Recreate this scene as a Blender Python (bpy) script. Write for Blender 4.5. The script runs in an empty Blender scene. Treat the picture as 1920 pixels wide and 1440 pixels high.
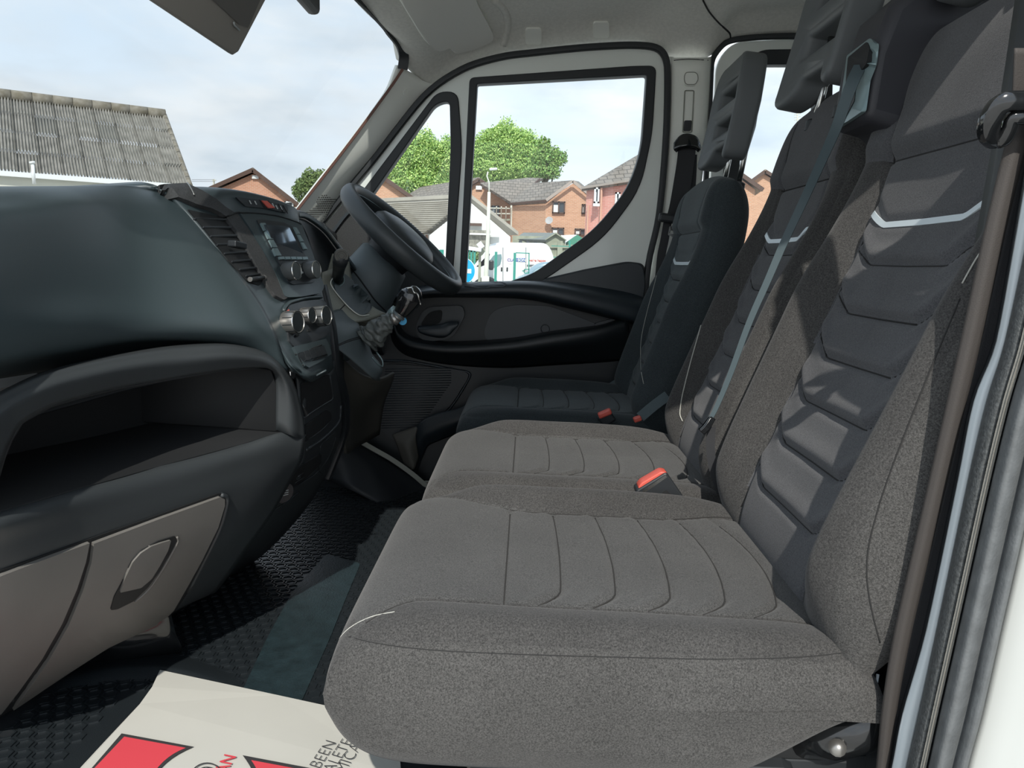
import bpy, bmesh, math, random
import numpy as np
from mathutils import Vector, Matrix
from mathutils.bvhtree import BVHTree
random.seed(7)
S = bpy.context.scene
COL = S.collection
# ---------------- camera (world origin at the lens, +Y across the cab, +X to the rear) ----------------
F, CX, CY = 1442.0, 960.0, 720.0
_y = Vector((30, 230, -F)).normalized()
_r = math.radians(1.8)
_z = Vector((math.sin(_r), math.cos(_r), 0)); _z = (_z - _y*_z.dot(_y)).normalized()
_x = _y.cross(_z)
ROT = Matrix((_x, _y, _z))
cam = bpy.data.cameras.new('camera'); camo = bpy.data.objects.new('camera', cam); COL.objects.link(camo)
cam.sensor_width = 36.0; cam.lens = 36.0*F/1920.0; cam.clip_start = 0.02; cam.clip_end = 500
camo.matrix_world = ROT.to_4x4()
S.camera = camo
S.view_settings.view_transform = 'Standard'; S.view_settings.look = 'None'
S.view_settings.gamma = 1.0; S.view_settings.use_curve_mapping = False
S.view_settings.exposure = 0.0
GZ = -1.50                                    # ground level
SUN_DIR = Vector((0.03, -1.0, 0.90)).normalized()   # towards the sun
sl = bpy.data.lights.new('sun', 'SUN'); sl.energy = 4.5; sl.angle = math.radians(0.6); sl.color = (1.0, 0.95, 0.87)
so = bpy.data.objects.new('sun', sl); COL.objects.link(so); so.location = (3, -12, 12)
so.rotation_euler = SUN_DIR.to_track_quat('Z', 'Y').to_euler()
def make_world():
    w = bpy.data.worlds.new('sky'); S.world = w; w.use_nodes = True
    nt = w.node_tree; N = nt.nodes; L = nt.links; N.clear()
    out = N.new('ShaderNodeOutputWorld'); bg = N.new('ShaderNodeBackground'); L.new(bg.outputs[0], out.inputs[0])
    tc = N.new('ShaderNodeTexCoord'); sep = N.new('ShaderNodeSeparateXYZ'); L.new(tc.outputs['Generated'], sep.inputs[0])
    ramp = N.new('ShaderNodeValToRGB'); L.new(sep.outputs['Z'], ramp.inputs[0])
    r = ramp.color_ramp; r.elements[0].position = 0.0; r.elements[0].color = (0.88, 0.92, 0.95, 1)
    r.elements[1].position = 1.0; r.elements[1].color = (0.40, 0.56, 0.80, 1)
    e = r.elements.new(0.25); e.color = (0.68, 0.80, 0.93, 1)
    mp = N.new('ShaderNodeMapping'); mp.inputs['Scale'].default_value = (1.6, 1.6, 5.0); mp.inputs['Location'].default_value = (3.1, 1.2, 0.35)
    L.new(tc.outputs['Generated'], mp.inputs[0])
    n1 = N.new('ShaderNodeTexNoise'); n1.inputs['Scale'].default_value = 2.0; n1.inputs['Detail'].default_value = 7; n1.inputs['Roughness'].default_value = 0.55
    n1.inputs['Distortion'].default_value = 0.3
    L.new(mp.outputs[0], n1.inputs['Vector'])
    cr = N.new('ShaderNodeValToRGB'); L.new(n1.outputs[0], cr.inputs[0])
    cr.color_ramp.elements[0].position = 0.36; cr.color_ramp.elements[0].color = (0, 0, 0, 1)
    cr.color_ramp.elements[1].position = 0.60; cr.color_ramp.elements[1].color = (1, 1, 1, 1)
    n2 = N.new('ShaderNodeTexNoise'); n2.inputs['Scale'].default_value = 3.3; n2.inputs['Detail'].default_value = 5
    L.new(mp.outputs[0], n2.inputs['Vector'])
    cc = N.new('ShaderNodeValToRGB'); L.new(n2.outputs[0], cc.inputs[0])
    cc.color_ramp.elements[0].position = 0.36; cc.color_ramp.elements[0].color = (0.62, 0.69, 0.76, 1)
    cc.color_ramp.elements[1].position = 0.62; cc.color_ramp.elements[1].color = (0.86, 0.88, 0.90, 1)
    mx = N.new('ShaderNodeMixRGB'); L.new(cr.outputs[0], mx.inputs[0]); L.new(ramp.outputs[0], mx.inputs[1]); L.new(cc.outputs[0], mx.inputs[2])
    L.new(mx.outputs[0], bg.inputs[0]); bg.inputs[1].default_value = 1.55
make_world()

# ---------------- geometry helpers ----------------
def D(px, py): return ROT @ Vector((px-CX, CY-py, -F))
def Q(px, py, Y):
    d = D(px, py); return d*(Y/d.y)
def QX(px, py, X):
    d = D(px, py); return d*(X/d.x)
def QZ(px, py, Z):
    d = D(px, py); return d*(Z/d.z)
def V(*a): return Vector(a)
def pt(p):
    return p.copy() if isinstance(p, Vector) else Q(*p)
def link(name, me, mat, parent=None, smooth=True, mod=None):
    if mat is not None:
        for m in (mat if isinstance(mat, (list, tuple)) else [mat]): me.materials.append(m)
    if smooth:
        me.polygons.foreach_set('use_smooth', [True]*len(me.polygons))
    o = bpy.data.objects.new(name, me); COL.objects.link(o)
    if parent is not None:
        o.parent = parent; o.matrix_parent_inverse = Matrix.Translation(-parent.location)
    return o
def auto(o, deg=35):
    me = o.data
    bm = bmesh.new(); bm.from_mesh(me)
    for e in bm.edges:
        if len(e.link_faces) == 2 and e.calc_face_angle(0) > math.radians(deg): e.smooth = False
    bm.to_mesh(me); bm.free(); return o
def bevel(o, w, seg=2):
    m = o.modifiers.new('bevel', 'BEVEL'); m.width = w; m.segments = seg; m.limit_method = 'ANGLE'; m.angle_limit = math.radians(40); return o
def solid(o, t, off=0.0):
    m = o.modifiers.new('solid', 'SOLIDIFY'); m.thickness = t; m.offset = off; return o
class MB:
    def __init__(s): s.v = []; s.f = []; s.m = []
    def add(s, vs, fs, mi=0):
        b = len(s.v); s.v += [tuple(v) for v in vs]; s.f += [tuple(b+i for i in f) for f in fs]; s.m += [mi]*len(fs); return s
    def box(s, c, size, rot=None, mi=0):
        c = Vector(c); R = rot or Matrix.Identity(3); h = [x/2 for x in size]
        vs = [c + R @ Vector((sx*h[0], sy*h[1], sz*h[2])) for sx in (-1, 1) for sy in (-1, 1) for sz in (-1, 1)]
        return s.add(vs, [(0, 1, 3, 2), (4, 6, 7, 5), (0, 4, 5, 1), (2, 3, 7, 6), (0, 2, 6, 4), (1, 5, 7, 3)], mi)
    def bar(s, a, b, w, h, up=Vector((0, 0, 1)), mi=0):
        a = Vector(a); b = Vector(b); d = (b-a).normalized(); u = (up-d*up.dot(d))
        u = u.normalized() if u.length > 1e-5 else Vector((1, 0, 0)); sd = d.cross(u)
        vs = [p + sd*(i*w/2) + u*(j*h/2) for p in (a, b) for i, j in ((-1, -1), (1, -1), (1, 1), (-1, 1))]
        return s.add(vs, [(3, 2, 1, 0), (4, 5, 6, 7), (0, 1, 5, 4), (1, 2, 6, 5), (2, 3, 7, 6), (3, 0, 4, 7)], mi)
    def rings(s, rings, cap=True, closed=False, mi=0):
        n = len(rings[0]); vs = [p for r in rings for p in r]; fs = []
        m = len(rings)
        for i in range(m if closed else m-1):
            for j in range(n):
                a = i*n+j; b = i*n+(j+1) % n; c = ((i+1) % m)*n+(j+1) % n; d = ((i+1) % m)*n+j
                fs.append((a, b, c, d))
        if cap and not closed:
            fs.append(tuple(range(n-1, -1, -1))); fs.append(tuple((m-1)*n+j for j in range(n)))
        return s.add(vs, fs, mi)
    def tube(s, path, r, n=10, cap=True, closed=False, mi=0):
        P = [Vector(p) for p in path]; k = len(P); rr = r if isinstance(r, (list, tuple)) else [r]*k
        ref = None; R = []
        for i in range(k):
            a = P[(i-1) % k] if (closed or i > 0) else P[i]; b = P[(i+1) % k] if (closed or i < k-1) else P[i]
            t = (b-a).normalized()
            if ref is None: ref = t.orthogonal().normalized()
            ref = (ref-t*ref.dot(t)).normalized(); q = t.cross(ref)
            R.append([P[i]+(ref*math.cos(2*math.pi*j/n)+q*math.sin(2*math.pi*j/n))*rr[i] for j in range(n)])
        return s.rings(R, cap, closed, mi)
    def lathe(s, base, axis, prof, n=24, mi=0):
        axis = Vector(axis).normalized(); a = axis.orthogonal().normalized(); b = axis.cross(a); base = Vector(base)
        R = [[base+axis*h+(a*math.cos(2*math.pi*j/n)+b*math.sin(2*math.pi*j/n))*max(r, 1e-5) for j in range(n)] for r, h in prof]
        return s.rings(R, True, False, mi)
    def prism(s, poly, vec, mi=0):
        vec = Vector(vec); n = len(poly); vs = [Vector(p) for p in poly]; vs += [p+vec for p in vs]
        fs = [tuple(range(n-1, -1, -1)), tuple(range(n, 2*n))]+[(i, (i+1) % n, n+(i+1) % n, n+i) for i in range(n)]
        return s.add(vs, fs, mi)
    def build(s, name, mat, parent=None, smooth=False, ang=None):
        me = bpy.data.meshes.new(name); me.from_pydata(s.v, [], s.f); me.update()
        bm = bmesh.new(); bm.from_mesh(me); bmesh.ops.recalc_face_normals(bm, faces=bm.faces); bm.to_mesh(me); bm.free()
        if isinstance(mat, (list, tuple)): me.polygons.foreach_set('material_index', s.m)
        o = link(name, me, mat, parent, smooth or ang is not None)
        if ang is not None: auto(o, ang)
        return o
def cr(P, n, closed=False):
    """Catmull-Rom through points, n subdivisions per span"""
    P = [np.array(p, float) for p in P]; k = len(P); out = []
    for i in range(k if closed else k-1):
        p1, p2 = P[i], P[(i+1) % k]
        p0 = P[(i-1) % k] if closed or i > 0 else 2*p1-p2
        p3 = P[(i+2) % k] if closed or i+2 < k else 2*p2-p1
        L0, L1, L2 = np.linalg.norm(p1-p0), np.linalg.norm(p2-p1), np.linalg.norm(p3-p2)
        m1 = (p2-p0)/2; m2 = (p3-p1)/2      # tangents, clipped so uneven spacing cannot loop
        q1 = np.linalg.norm(m1); q2 = np.linalg.norm(m2)
        if q1 > 1e-9: m1 = m1*min(1, 1.15*min(L0, L1)/q1)
        if q2 > 1e-9: m2 = m2*min(1, 1.15*min(L1, L2)/q2)
        for j in range(n):
            t = j/n; t2 = t*t; t3 = t2*t
            out.append((2*t3-3*t2+1)*p1+(t3-2*t2+t)*m1+(-2*t3+3*t2)*p2+(t3-t2)*m2)
    if not closed: out.append(P[-1])
    return out
def rnd(poly, r, seg=5):
    """round polygon corners (2D); r px, or per-point"""
    out = []; n = len(poly)
    for i in range(n):
        p = np.array(poly[i][:2], float); a = np.array(poly[i-1][:2], float); b = np.array(poly[(i+1) % n][:2], float)
        rr = poly[i][2] if len(poly[i]) > 2 else r
        da = np.linalg.norm(a-p); db = np.linalg.norm(b-p); q = min(rr, da*0.48, db*0.48)
        if q < 0.01: out.append(tuple(p)); continue
        A = p+(a-p)/da*q; B = p+(b-p)/db*q
        for k in range(seg+1):
            t = k/seg; out.append(tuple((1-t)**2*A+2*t*(1-t)*p+t*t*B))
    return out
def patch(name, rows, mat, parent=None, nu=6, nv=6, thick=0.004, off=0.0):
    R = [[tuple(pt(p)) for p in r] for r in rows]
    R = [cr(r, nu) for r in R]
    cols = [cr([R[i][j] for i in range(len(R))], nv) for j in range(len(R[0]))]
    nr = len(cols[0]); nc = len(cols); mb = MB()
    mb.add([tuple(cols[j][i]) for i in range(nr) for j in range(nc)], [(i*nc+j, i*nc+j+1, (i+1)*nc+j+1, (i+1)*nc+j) for i in range(nr-1) for j in range(nc-1)])
    me = bpy.data.meshes.new(name); me.from_pydata(mb.v, [], mb.f); me.update()
    o = link(name, me, mat, parent, True)
    # face the outside of the moulding towards the cabin (reference eye point) so the thickness lies behind it
    vs_ = me.vertices; acc = 0.0
    for p in me.polygons: acc += p.normal.dot(-p.center)*p.area
    if acc < 0: me.flip_normals()
    if thick: solid(o, thick, -1)
    return o
def bvh(*objs):
    vs = []; fs = []
    for o in objs:
        b = len(vs); mw = o.matrix_world
        vs += [v.co.copy() for v in o.data.vertices]; fs += [tuple(b+i for i in p.vertices) for p in o.data.polygons]
    return BVHTree.FromPolygons(vs, fs)
def hit(bt, px, py, Yd=None):
    d = D(px, py).normalized(); loc, n, i, t = bt.ray_cast(Vector((0, 0, 0)), d)
    if loc is None: return None, None
    if n.dot(d) > 0: n = -n
    return loc, n
def drape(name, poly, bt, mat, parent=None, h=0.003, sink=0.002, step=25, r=None, ang=40):
    """a thin moulded piece lying on a surface; outline traced in the 1920x1440 frame"""
    if r is not None: poly = rnd(poly, r)
    bm = bmesh.new(); vs = [bm.verts.new((p[0], p[1], 0)) for p in poly]
    bm.faces.new(vs)
    xs = [p[0] for p in poly]; ys = [p[1] for p in poly]
    bmesh.ops.triangulate(bm, faces=bm.faces[:])
    x = math.floor(min(xs)/step)*step+step
    while x < max(xs):
        bmesh.ops.bisect_plane(bm, geom=bm.verts[:]+bm.edges[:]+bm.faces[:], plane_co=(x, 0, 0), plane_no=(1, 0, 0)); x += step
    y = math.floor(min(ys)/step)*step+step
    while y < max(ys):
        bmesh.ops.bisect_plane(bm, geom=bm.verts[:]+bm.edges[:]+bm.faces[:], plane_co=(0, y, 0), plane_no=(0, 1, 0)); y += step
    bmesh.ops.remove_doubles(bm, verts=bm.verts[:], dist=0.01)
    bm.verts.ensure_lookup_table(); bm.verts.index_update()
    hs = []; good = []
    for v in bm.verts:
        l, n = hit(bt, v.co.x, v.co.y); hs.append((l, n))
        if l is not None: good.append((v.co.x, v.co.y, l, n))
    if not good: print('DRAPE MISS', name); bm.free(); return None
    for i, v in enumerate(bm.verts):
        if hs[i][0] is None:
            gx = sum(q[0] for q in good)/len(good); gy = sum(q[1] for q in good)/len(good)
            for k_ in range(1, 45):
                f_ = 1-k_*0.006; l, n = hit(bt, gx+(v.co.x-gx)*f_, gy+(v.co.y-gy)*f_)
                if l is not None: break
            if l is not None: hs[i] = (l, n); continue
            g = min(good, key=lambda g: (g[0]-v.co.x)**2+(g[1]-v.co.y)**2); d = D(v.co.x, v.co.y)
            # carry on in the tangent plane, clamped to a small move
            hs[i] = (Q(v.co.x, v.co.y, g[2].y), g[3])
    top = [l+n*h for l, n in hs]; bot = [l-n*sink for l, n in hs]; n0 = len(top)
    fs = [tuple(v.index for v in f.verts) for f in bm.faces]
    F2 = [tuple(f) for f in fs]+[tuple(n0+i for i in reversed(f)) for f in fs]
    for e in bm.edges:
        if len(e.link_faces) == 1:
            a, b = e.verts[0].index, e.verts[1].index; F2.append((a, b, n0+b, n0+a))
    bm.free()
    mb = MB(); mb.add(top+bot, F2)
    return mb.build(name, mat, parent, ang=ang)
def dline(name, path, bt, mat, parent=None, r=0.0015, h=0.0, n=6, sub=4, closed=False, step=None):
    P = []
    last = None
    for p in (cr(path, sub, closed) if sub > 1 else path):
        l, nn = hit(bt, p[0], p[1])
        if l is None:
            if last is None: continue
            l = Q(p[0], p[1], last.y); nn = Vector((0, -1, 0))
        last = l; P.append(l+nn*h)
    if len(P) < 2: print('LINE MISS', name); return None
    return MB().tube(P, r, n, closed=closed).build(name, mat, parent, smooth=True)
def plate(name, outer, holes, Y, t, mat, parent=None, bev=0.0):
    """flat pressed panel in the plane y=Y (outlines in frame px), with openings"""
    cu = bpy.data.curves.new(name, 'CURVE'); cu.dimensions = '2D'; cu.fill_mode = 'BOTH'; cu.extrude = t/2; cu.bevel_depth = bev; cu.bevel_resolution = 2
    for poly in [outer]+list(holes):
        sp = cu.splines.new('POLY'); sp.points.add(len(poly)-1); sp.use_cyclic_u = True
        for i, p in enumerate(poly):
            w = pt((p[0], p[1], Y)) if not isinstance(p, Vector) else p
            sp.points[i].co = (w.x, w.z, 0, 1)
    tmp = bpy.data.objects.new('tmp', cu); COL.objects.link(tmp)
    dg = bpy.context.evaluated_depsgraph_get(); me = bpy.data.meshes.new_from_object(tmp.evaluated_get(dg))
    bpy.data.objects.remove(tmp)
    me.materials.clear()
    M = Matrix(((1, 0, 0, 0), (0, 0, -1, Y), (0, 1, 0, 0), (0, 0, 0, 1)))
    me.transform(M); me.name = name
    o = link(name, me, mat, parent, True); auto(o, 35); return o
def strip(name, path, w, t, mat, parent=None, up=None, n=6, round_=False, closed=False):
    """flat band following a 3D path; up = face normal"""
    P = [Vector(tuple(p)) for p in cr([tuple(pt(p)) for p in path], n, closed)]; k = len(P); R = []
    for i in range(k):
        a = P[(i-1) % k] if closed or i else P[i]; b = P[(i+1) % k] if closed or i < k-1 else P[i]
        tg = (b-a).normalized(); u = Vector(up or (0, -1, 0)); u = (u-tg*u.dot(tg)).normalized(); s = tg.cross(u)
        ww = w[0]+(w[1]-w[0])*i/(k-1) if isinstance(w, (list, tuple)) else w
        if round_:
            R.append([P[i]+s*(ww/2)*math.copysign(abs(math.cos(q))**0.6, math.cos(q))+u*(t/2)*math.copysign(abs(math.sin(q))**0.6, math.sin(q)) for q in [2*math.pi*j/12 for j in range(12)]])
        else:
            R.append([P[i]+s*(ww/2)+u*(t/2), P[i]-s*(ww/2)+u*(t/2), P[i]-s*(ww/2)-u*(t/2), P[i]+s*(ww/2)-u*(t/2)])
    mb = MB().rings(R, True, closed)
    return mb.build(name, mat, parent, ang=40)
def recess(name, loop, vec, mat, parent=None, shrink=0.9, ang=30):
    """hollow: walls run from an outline back along vec and are closed at the back"""
    L = [pt(p) for p in loop]; c = sum(L, Vector())/len(L); vec = Vector(vec)
    B = [c+(p-c)*shrink+vec for p in L]; n = len(L)
    mb = MB().add(L+B, [(i, (i+1) % n, n+(i+1) % n, n+i) for i in range(n)]+[tuple(n+i for i in range(n))])
    o = mb.build(name, mat, parent, ang=ang); solid(o, 0.003, 1 if False else 0); return o
def thing(name, label, cat, loc=(0, 0, 0), group=None):
    o = bpy.data.objects.new(name, None); COL.objects.link(o); o.location = loc; o.empty_display_size = 0.1
    o['label'] = label; o['category'] = cat
    if group: o['group'] = group
    return o
def tag(o, label, cat, group=None, kind=None):
    o['label'] = label; o['category'] = cat
    if group: o['group'] = group
    if kind: o['kind'] = kind
    return o
def lab(o, label):
    if o: o['label'] = label
    return o
def struct(o, label=None, cat=None):
    o['kind'] = 'structure'
    if label: o['label'] = label
    if cat: o['category'] = cat
    return o
def text(name, s, size, mat, M, parent=None, depth=0.0003, shear=0.0, bold=0.0, align='LEFT'):
    cu = bpy.data.curves.new(name, 'FONT'); cu.body = s; cu.size = size; cu.extrude = depth; cu.shear = shear; cu.offset = bold; cu.align_x = align
    tmp = bpy.data.objects.new('tmp', cu); COL.objects.link(tmp)
    dg = bpy.context.evaluated_depsgraph_get(); me = bpy.data.meshes.new_from_object(tmp.evaluated_get(dg)); bpy.data.objects.remove(tmp)
    me.materials.clear(); me.transform(M); me.name = name
    return link(name, me, mat, parent, False)

# ---------------- materials ----------------
def mat(name, col, rough=0.6, metal=0.0, spec=0.5, bump=0.0, bscale=400, var=0.0, vscale=30, coat=0.0, col2=None, weave=None, dirt=None, emit=None):
    m = bpy.data.materials.new(name); m.use_nodes = True; nt = m.node_tree; N = nt.nodes; L = nt.links
    b = N['Principled BSDF']; b.inputs['Roughness'].default_value = rough; b.inputs['Metallic'].default_value = metal
    b.inputs['Specular IOR Level'].default_value = spec; b.inputs['Coat Weight'].default_value = coat; b.inputs['Coat Roughness'].default_value = 0.08
    tc = N.new('ShaderNodeTexCoord'); c4 = (*col, 1)
    b.inputs['Base Color'].default_value = c4
    if var or col2:
        n = N.new('ShaderNodeTexNoise'); n.inputs['Scale'].default_value = vscale; n.inputs['Detail'].default_value = 5; L.new(tc.outputs['Object'], n.inputs['Vector'])
        r = N.new('ShaderNodeValToRGB'); L.new(n.outputs[0], r.inputs[0]); r.color_ramp.elements[0].position = 0.32; r.color_ramp.elements[1].position = 0.68
        c2 = col2 or tuple(min(1, x*(1+var)) for x in col); c1 = col if col2 else tuple(x*(1-var) for x in col)
        r.color_ramp.elements[0].color = (*c1, 1); r.color_ramp.elements[1].color = (*c2, 1); L.new(r.outputs[0], b.inputs['Base Color'])
    h = None
    if bump:
        n = N.new('ShaderNodeTexNoise'); n.inputs['Scale'].default_value = bscale; n.inputs['Detail'].default_value = 3; L.new(tc.outputs['Object'], n.inputs['Vector'])
        bp = N.new('ShaderNodeBump'); bp.inputs['Strength'].default_value = bump; bp.inputs['Distance'].default_value = 0.4/bscale
        L.new(n.outputs[0], bp.inputs['Height']); L.new(bp.outputs[0], b.inputs['Normal'])
    if emit: b.inputs['Emission Color'].default_value = (*emit[:3], 1); b.inputs['Emission Strength'].default_value = emit[3]
    return m
def fabric(name, base, hi, ang=0.0, sc=620, contrast=1.0, diag=False):
    """woven upholstery: fine crossed threads plus speckle"""
    m = bpy.data.materials.new(name); m.use_nodes = True; nt = m.node_tree; N = nt.nodes; L = nt.links
    b = N['Principled BSDF']; b.inputs['Roughness'].default_value = 0.95; b.inputs['Specular IOR Level'].default_value = 0.2
    b.inputs['Sheen Weight'].default_value = 0.12; b.inputs['Sheen Roughness'].default_value = 0.5
    tc = N.new('ShaderNodeTexCoord'); mp = N.new('ShaderNodeMapping'); mp.inputs['Rotation'].default_value = (0.6, 0.7, ang); L.new(tc.outputs['Object'], mp.inputs[0])
    if diag: mp.inputs['Scale'].default_value = (1.0, 0.45, 1.0)
    n = N.new('ShaderNodeTexNoise'); n.inputs['Scale'].default_value = sc*2.1; n.inputs['Detail'].default_value = 2; L.new(mp.outputs[0], n.inputs['Vector'])
    n2 = N.new('ShaderNodeTexNoise'); n2.inputs['Scale'].default_value = sc*1.0; n2.inputs['Detail'].default_value = 2; L.new(tc.outputs['Object'], n2.inputs['Vector'])
    ad = N.new('ShaderNodeMath'); ad.operation = 'ADD'; L.new(n.outputs[0], ad.inputs[0]); L.new(n2.outputs[0], ad.inputs[1])
    rg_ = N.new('ShaderNodeMapRange'); rg_.inputs[1].default_value = 0.72; rg_.inputs[2].default_value = 1.30; L.new(ad.outputs[0], rg_.inputs[0])
    r = N.new('ShaderNodeValToRGB'); L.new(rg_.outputs[0], r.inputs[0]); r.color_ramp.elements[0].position = 0.0; r.color_ramp.elements[1].position = 1.0
    r.color_ramp.elements[0].color = (*base, 1); r.color_ramp.elements[1].color = (*hi, 1)
    n3 = N.new('ShaderNodeTexNoise'); n3.inputs['Scale'].default_value = 7; n3.inputs['Detail'].default_value = 6; L.new(tc.outputs['Object'], n3.inputs['Vector'])
    mr = N.new('ShaderNodeMapRange'); mr.inputs[1].default_value = 0.3; mr.inputs[2].default_value = 0.7; mr.inputs[3].default_value = 0.88; mr.inputs[4].default_value = 1.12; L.new(n3.outputs[0], mr.inputs[0])
    mm = N.new('ShaderNodeMixRGB'); mm.blend_type = 'MULTIPLY'; mm.inputs[0].default_value = 1; L.new(r.outputs[0], mm.inputs[1]); L.new(mr.outputs[0], mm.inputs[2])
    L.new(mm.outputs[0], b.inputs['Base Color'])
    bp = N.new('ShaderNodeBump'); bp.inputs['Strength'].default_value = 0.5*contrast; bp.inputs['Distance'].default_value = 0.0005; L.new(ad.outputs[0], bp.inputs['Height']); L.new(bp.outputs[0], b.inputs['Normal'])
    return m
def glass(name, tint=(0.88, 0.91, 0.92), refl=0.02):
    m = bpy.data.materials.new(name); m.use_nodes = True; nt = m.node_tree; N = nt.nodes; L = nt.links; N.clear()
    o = N.new('ShaderNodeOutputMaterial'); t = N.new('ShaderNodeBsdfTransparent'); t.inputs[0].default_value = (*tint, 1)
    g = N.new('ShaderNodeBsdfGlossy'); g.inputs['Roughness'].default_value = 0.0; mx = N.new('ShaderNodeMixShader'); mx.inputs[0].default_value = refl
    L.new(t.outputs[0], mx.inputs[1]); L.new(g.outputs[0], mx.inputs[2]); L.new(mx.outputs[0], o.inputs[0]); return m
M = {}
M['dash'] = mat('dash_plastic', (0.036, 0.051, 0.056), 0.40, bump=0.25, bscale=1500, spec=0.5)
M['dash2'] = mat('dash_plastic_lower', (0.032, 0.037, 0.040), 0.45, bump=0.3, bscale=1400, spec=0.5)
M['glovebox'] = mat('glovebox_plastic', (0.135, 0.13, 0.12), 0.55, bump=0.3, bscale=1200, var=0.05, vscale=9)
M['black'] = mat('black_plastic', (0.018, 0.021, 0.024), 0.45, bump=0.15, bscale=1200)
M['deep'] = mat('deep_black', (0.006, 0.007, 0.008), 0.7)
M['suede'] = mat('grained_black', (0.034, 0.035, 0.036), 0.75, bump=0.5, bscale=500, var=0.3, vscale=400)
M['olive'] = mat('olive_plastic', (0.26, 0.265, 0.225), 0.55, bump=0.3, bscale=900)
M['olive_dark'] = mat('warm_grey_plastic', (0.075, 0.072, 0.062), 0.6, bump=0.3, bscale=900)
M['gloss'] = mat('gloss_black', (0.01, 0.011, 0.012), 0.12, coat=0.6)
M['rim'] = mat('steering_leather', (0.040, 0.047, 0.050), 0.42, bump=0.3, bscale=700)
M['chrome'] = mat('satin_chrome', (0.62, 0.62, 0.60), 0.22, metal=1.0)
M['silver'] = mat('satin_silver', (0.36, 0.35, 0.33), 0.33, metal=0.85)
M['leather'] = mat('gaiter_leather', (0.085, 0.095, 0.09), 0.45, bump=0.5, bscale=160, var=0.25, vscale=40)
M['gaiter_trim'] = mat('gaiter_console', (0.095, 0.118, 0.126), 0.5, bump=0.25, bscale=900)
M['knobgrey'] = mat('knob_grey', (0.075, 0.08, 0.08), 0.4, bump=.2, bscale=900)
M['red'] = mat('red_plastic', (0.62, 0.10, 0.07), 0.45)
M['redprint'] = mat('red_print', (0.62, 0.055, 0.075), 0.7)
M['blue'] = mat('blue_tag', (0.01, 0.35, 0.65), 0.4)
M['mark'] = mat('symbol_grey', (0.45, 0.48, 0.48), 0.6)
M['trimlight'] = mat('pillar_trim', (0.84, 0.85, 0.79), 0.6, bump=0.15, bscale=700)
M['liner'] = mat('headliner_felt', (0.66, 0.65, 0.60), 0.95, bump=0.5, bscale=500, var=0.06, vscale=120)
M['paint'] = mat('body_paint', (0.82, 0.85, 0.80), 0.3, coat=0.5)
M['white'] = mat('white_paint', (0.52, 0.54, 0.52), 0.3, coat=0.5)
M['rubber'] = mat('black_rubber', (0.022, 0.025, 0.028), 0.5, bump=0.2, bscale=600)
M['seal'] = mat('grey_seal_rubber', (0.10, 0.108, 0.112), 0.6, bump=0.4, bscale=350, var=0.15, vscale=60)
M['seal2'] = mat('textured_seal', (0.060, 0.065, 0.066), 0.65, bump=0.9, bscale=420, var=0.35, vscale=300)
M['doorcard'] = mat('door_card', (0.010, 0.013, 0.015), 0.45, bump=0.25, bscale=1000)
M['doorcard2'] = mat('door_arm', (0.019, 0.026, 0.032), 0.4, bump=0.25, bscale=1000)
M['belt'] = mat('belt_webbing', (0.022, 0.023, 0.026), 0.7, bump=0.6, bscale=900)
M['belt_lit'] = mat('belt_webbing_lit', (0.042, 0.037, 0.034), 0.7, bump=0.6, bscale=900)  # lighter copy of the webbing, light on it put into the colour
M['belt_teal'] = mat('belt_webbing_middle', (0.055, 0.080, 0.090), 0.6, bump=0.5, bscale=900)
M['fab'] = fabric('seat_fabric_panel', (0.025, 0.025, 0.025), (0.103, 0.1025, 0.100))
M['fab2'] = fabric('seat_fabric_bolster', (0.025, 0.0248, 0.0245), (0.076, 0.074, 0.072), ang=0.6, sc=480, diag=True)
M['fabb'] = fabric('backrest_fabric_panel', (0.046, 0.047, 0.051), (0.108, 0.110, 0.117))
M['fabside'] = fabric('seat_fabric_side', (0.026, 0.0257, 0.025), (0.092, 0.090, 0.087), sc=520)
M['fabdrv'] = fabric('driver_fabric', (0.030, 0.038, 0.042), (0.078, 0.096, 0.10))
M['fabdrv2'] = fabric('driver_fabric_bolster', (0.020, 0.025, 0.028), (0.050, 0.062, 0.067), ang=0.6)
M['reflect'] = mat('reflective_strip', (0.62, 0.70, 0.74), 0.35, spec=0.6)
M['headrest'] = mat('headrest_foam', (0.115, 0.125, 0.13), 0.5, bump=0.2, bscale=800)
M['tower'] = mat('belt_tower_plastic', (0.034, 0.035, 0.042), 0.5, bump=0.2, bscale=800)
M['satin'] = mat('satin_bezel', (0.22, 0.30, 0.31), 0.28, metal=0.35)
M['paper'] = mat('mat_paper', (0.50, 0.50, 0.46), 0.8, var=0.03, vscale=6)
M['ink'] = mat('black_ink', (0.03, 0.03, 0.032), 0.8)
M['mat'] = mat('rubber_mat', (0.012, 0.016, 0.019), 0.42, bump=0.7, bscale=700)
M['matpad'] = mat('mat_plain_area', (0.014, 0.027, 0.032), 0.5, bump=0.6, bscale=300, var=0.25, vscale=50)
M['stitch'] = mat('stitch_thread', (0.42, 0.42, 0.38), 0.7)
M['seam'] = mat('seam_dark', (0.018, 0.018, 0.018), 0.9)
M['seam_soft'] = mat('seam_grey', (0.026, 0.025, 0.024), 0.95)
M['glass'] = glass('window_glass'); M['wglass'] = glass('windscreen_glass', (0.64, 0.67, 0.68), 0.02)
M['screen'] = mat('screen_glass', (0.30, 0.34, 0.38), 0.04, metal=0.9)
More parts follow.
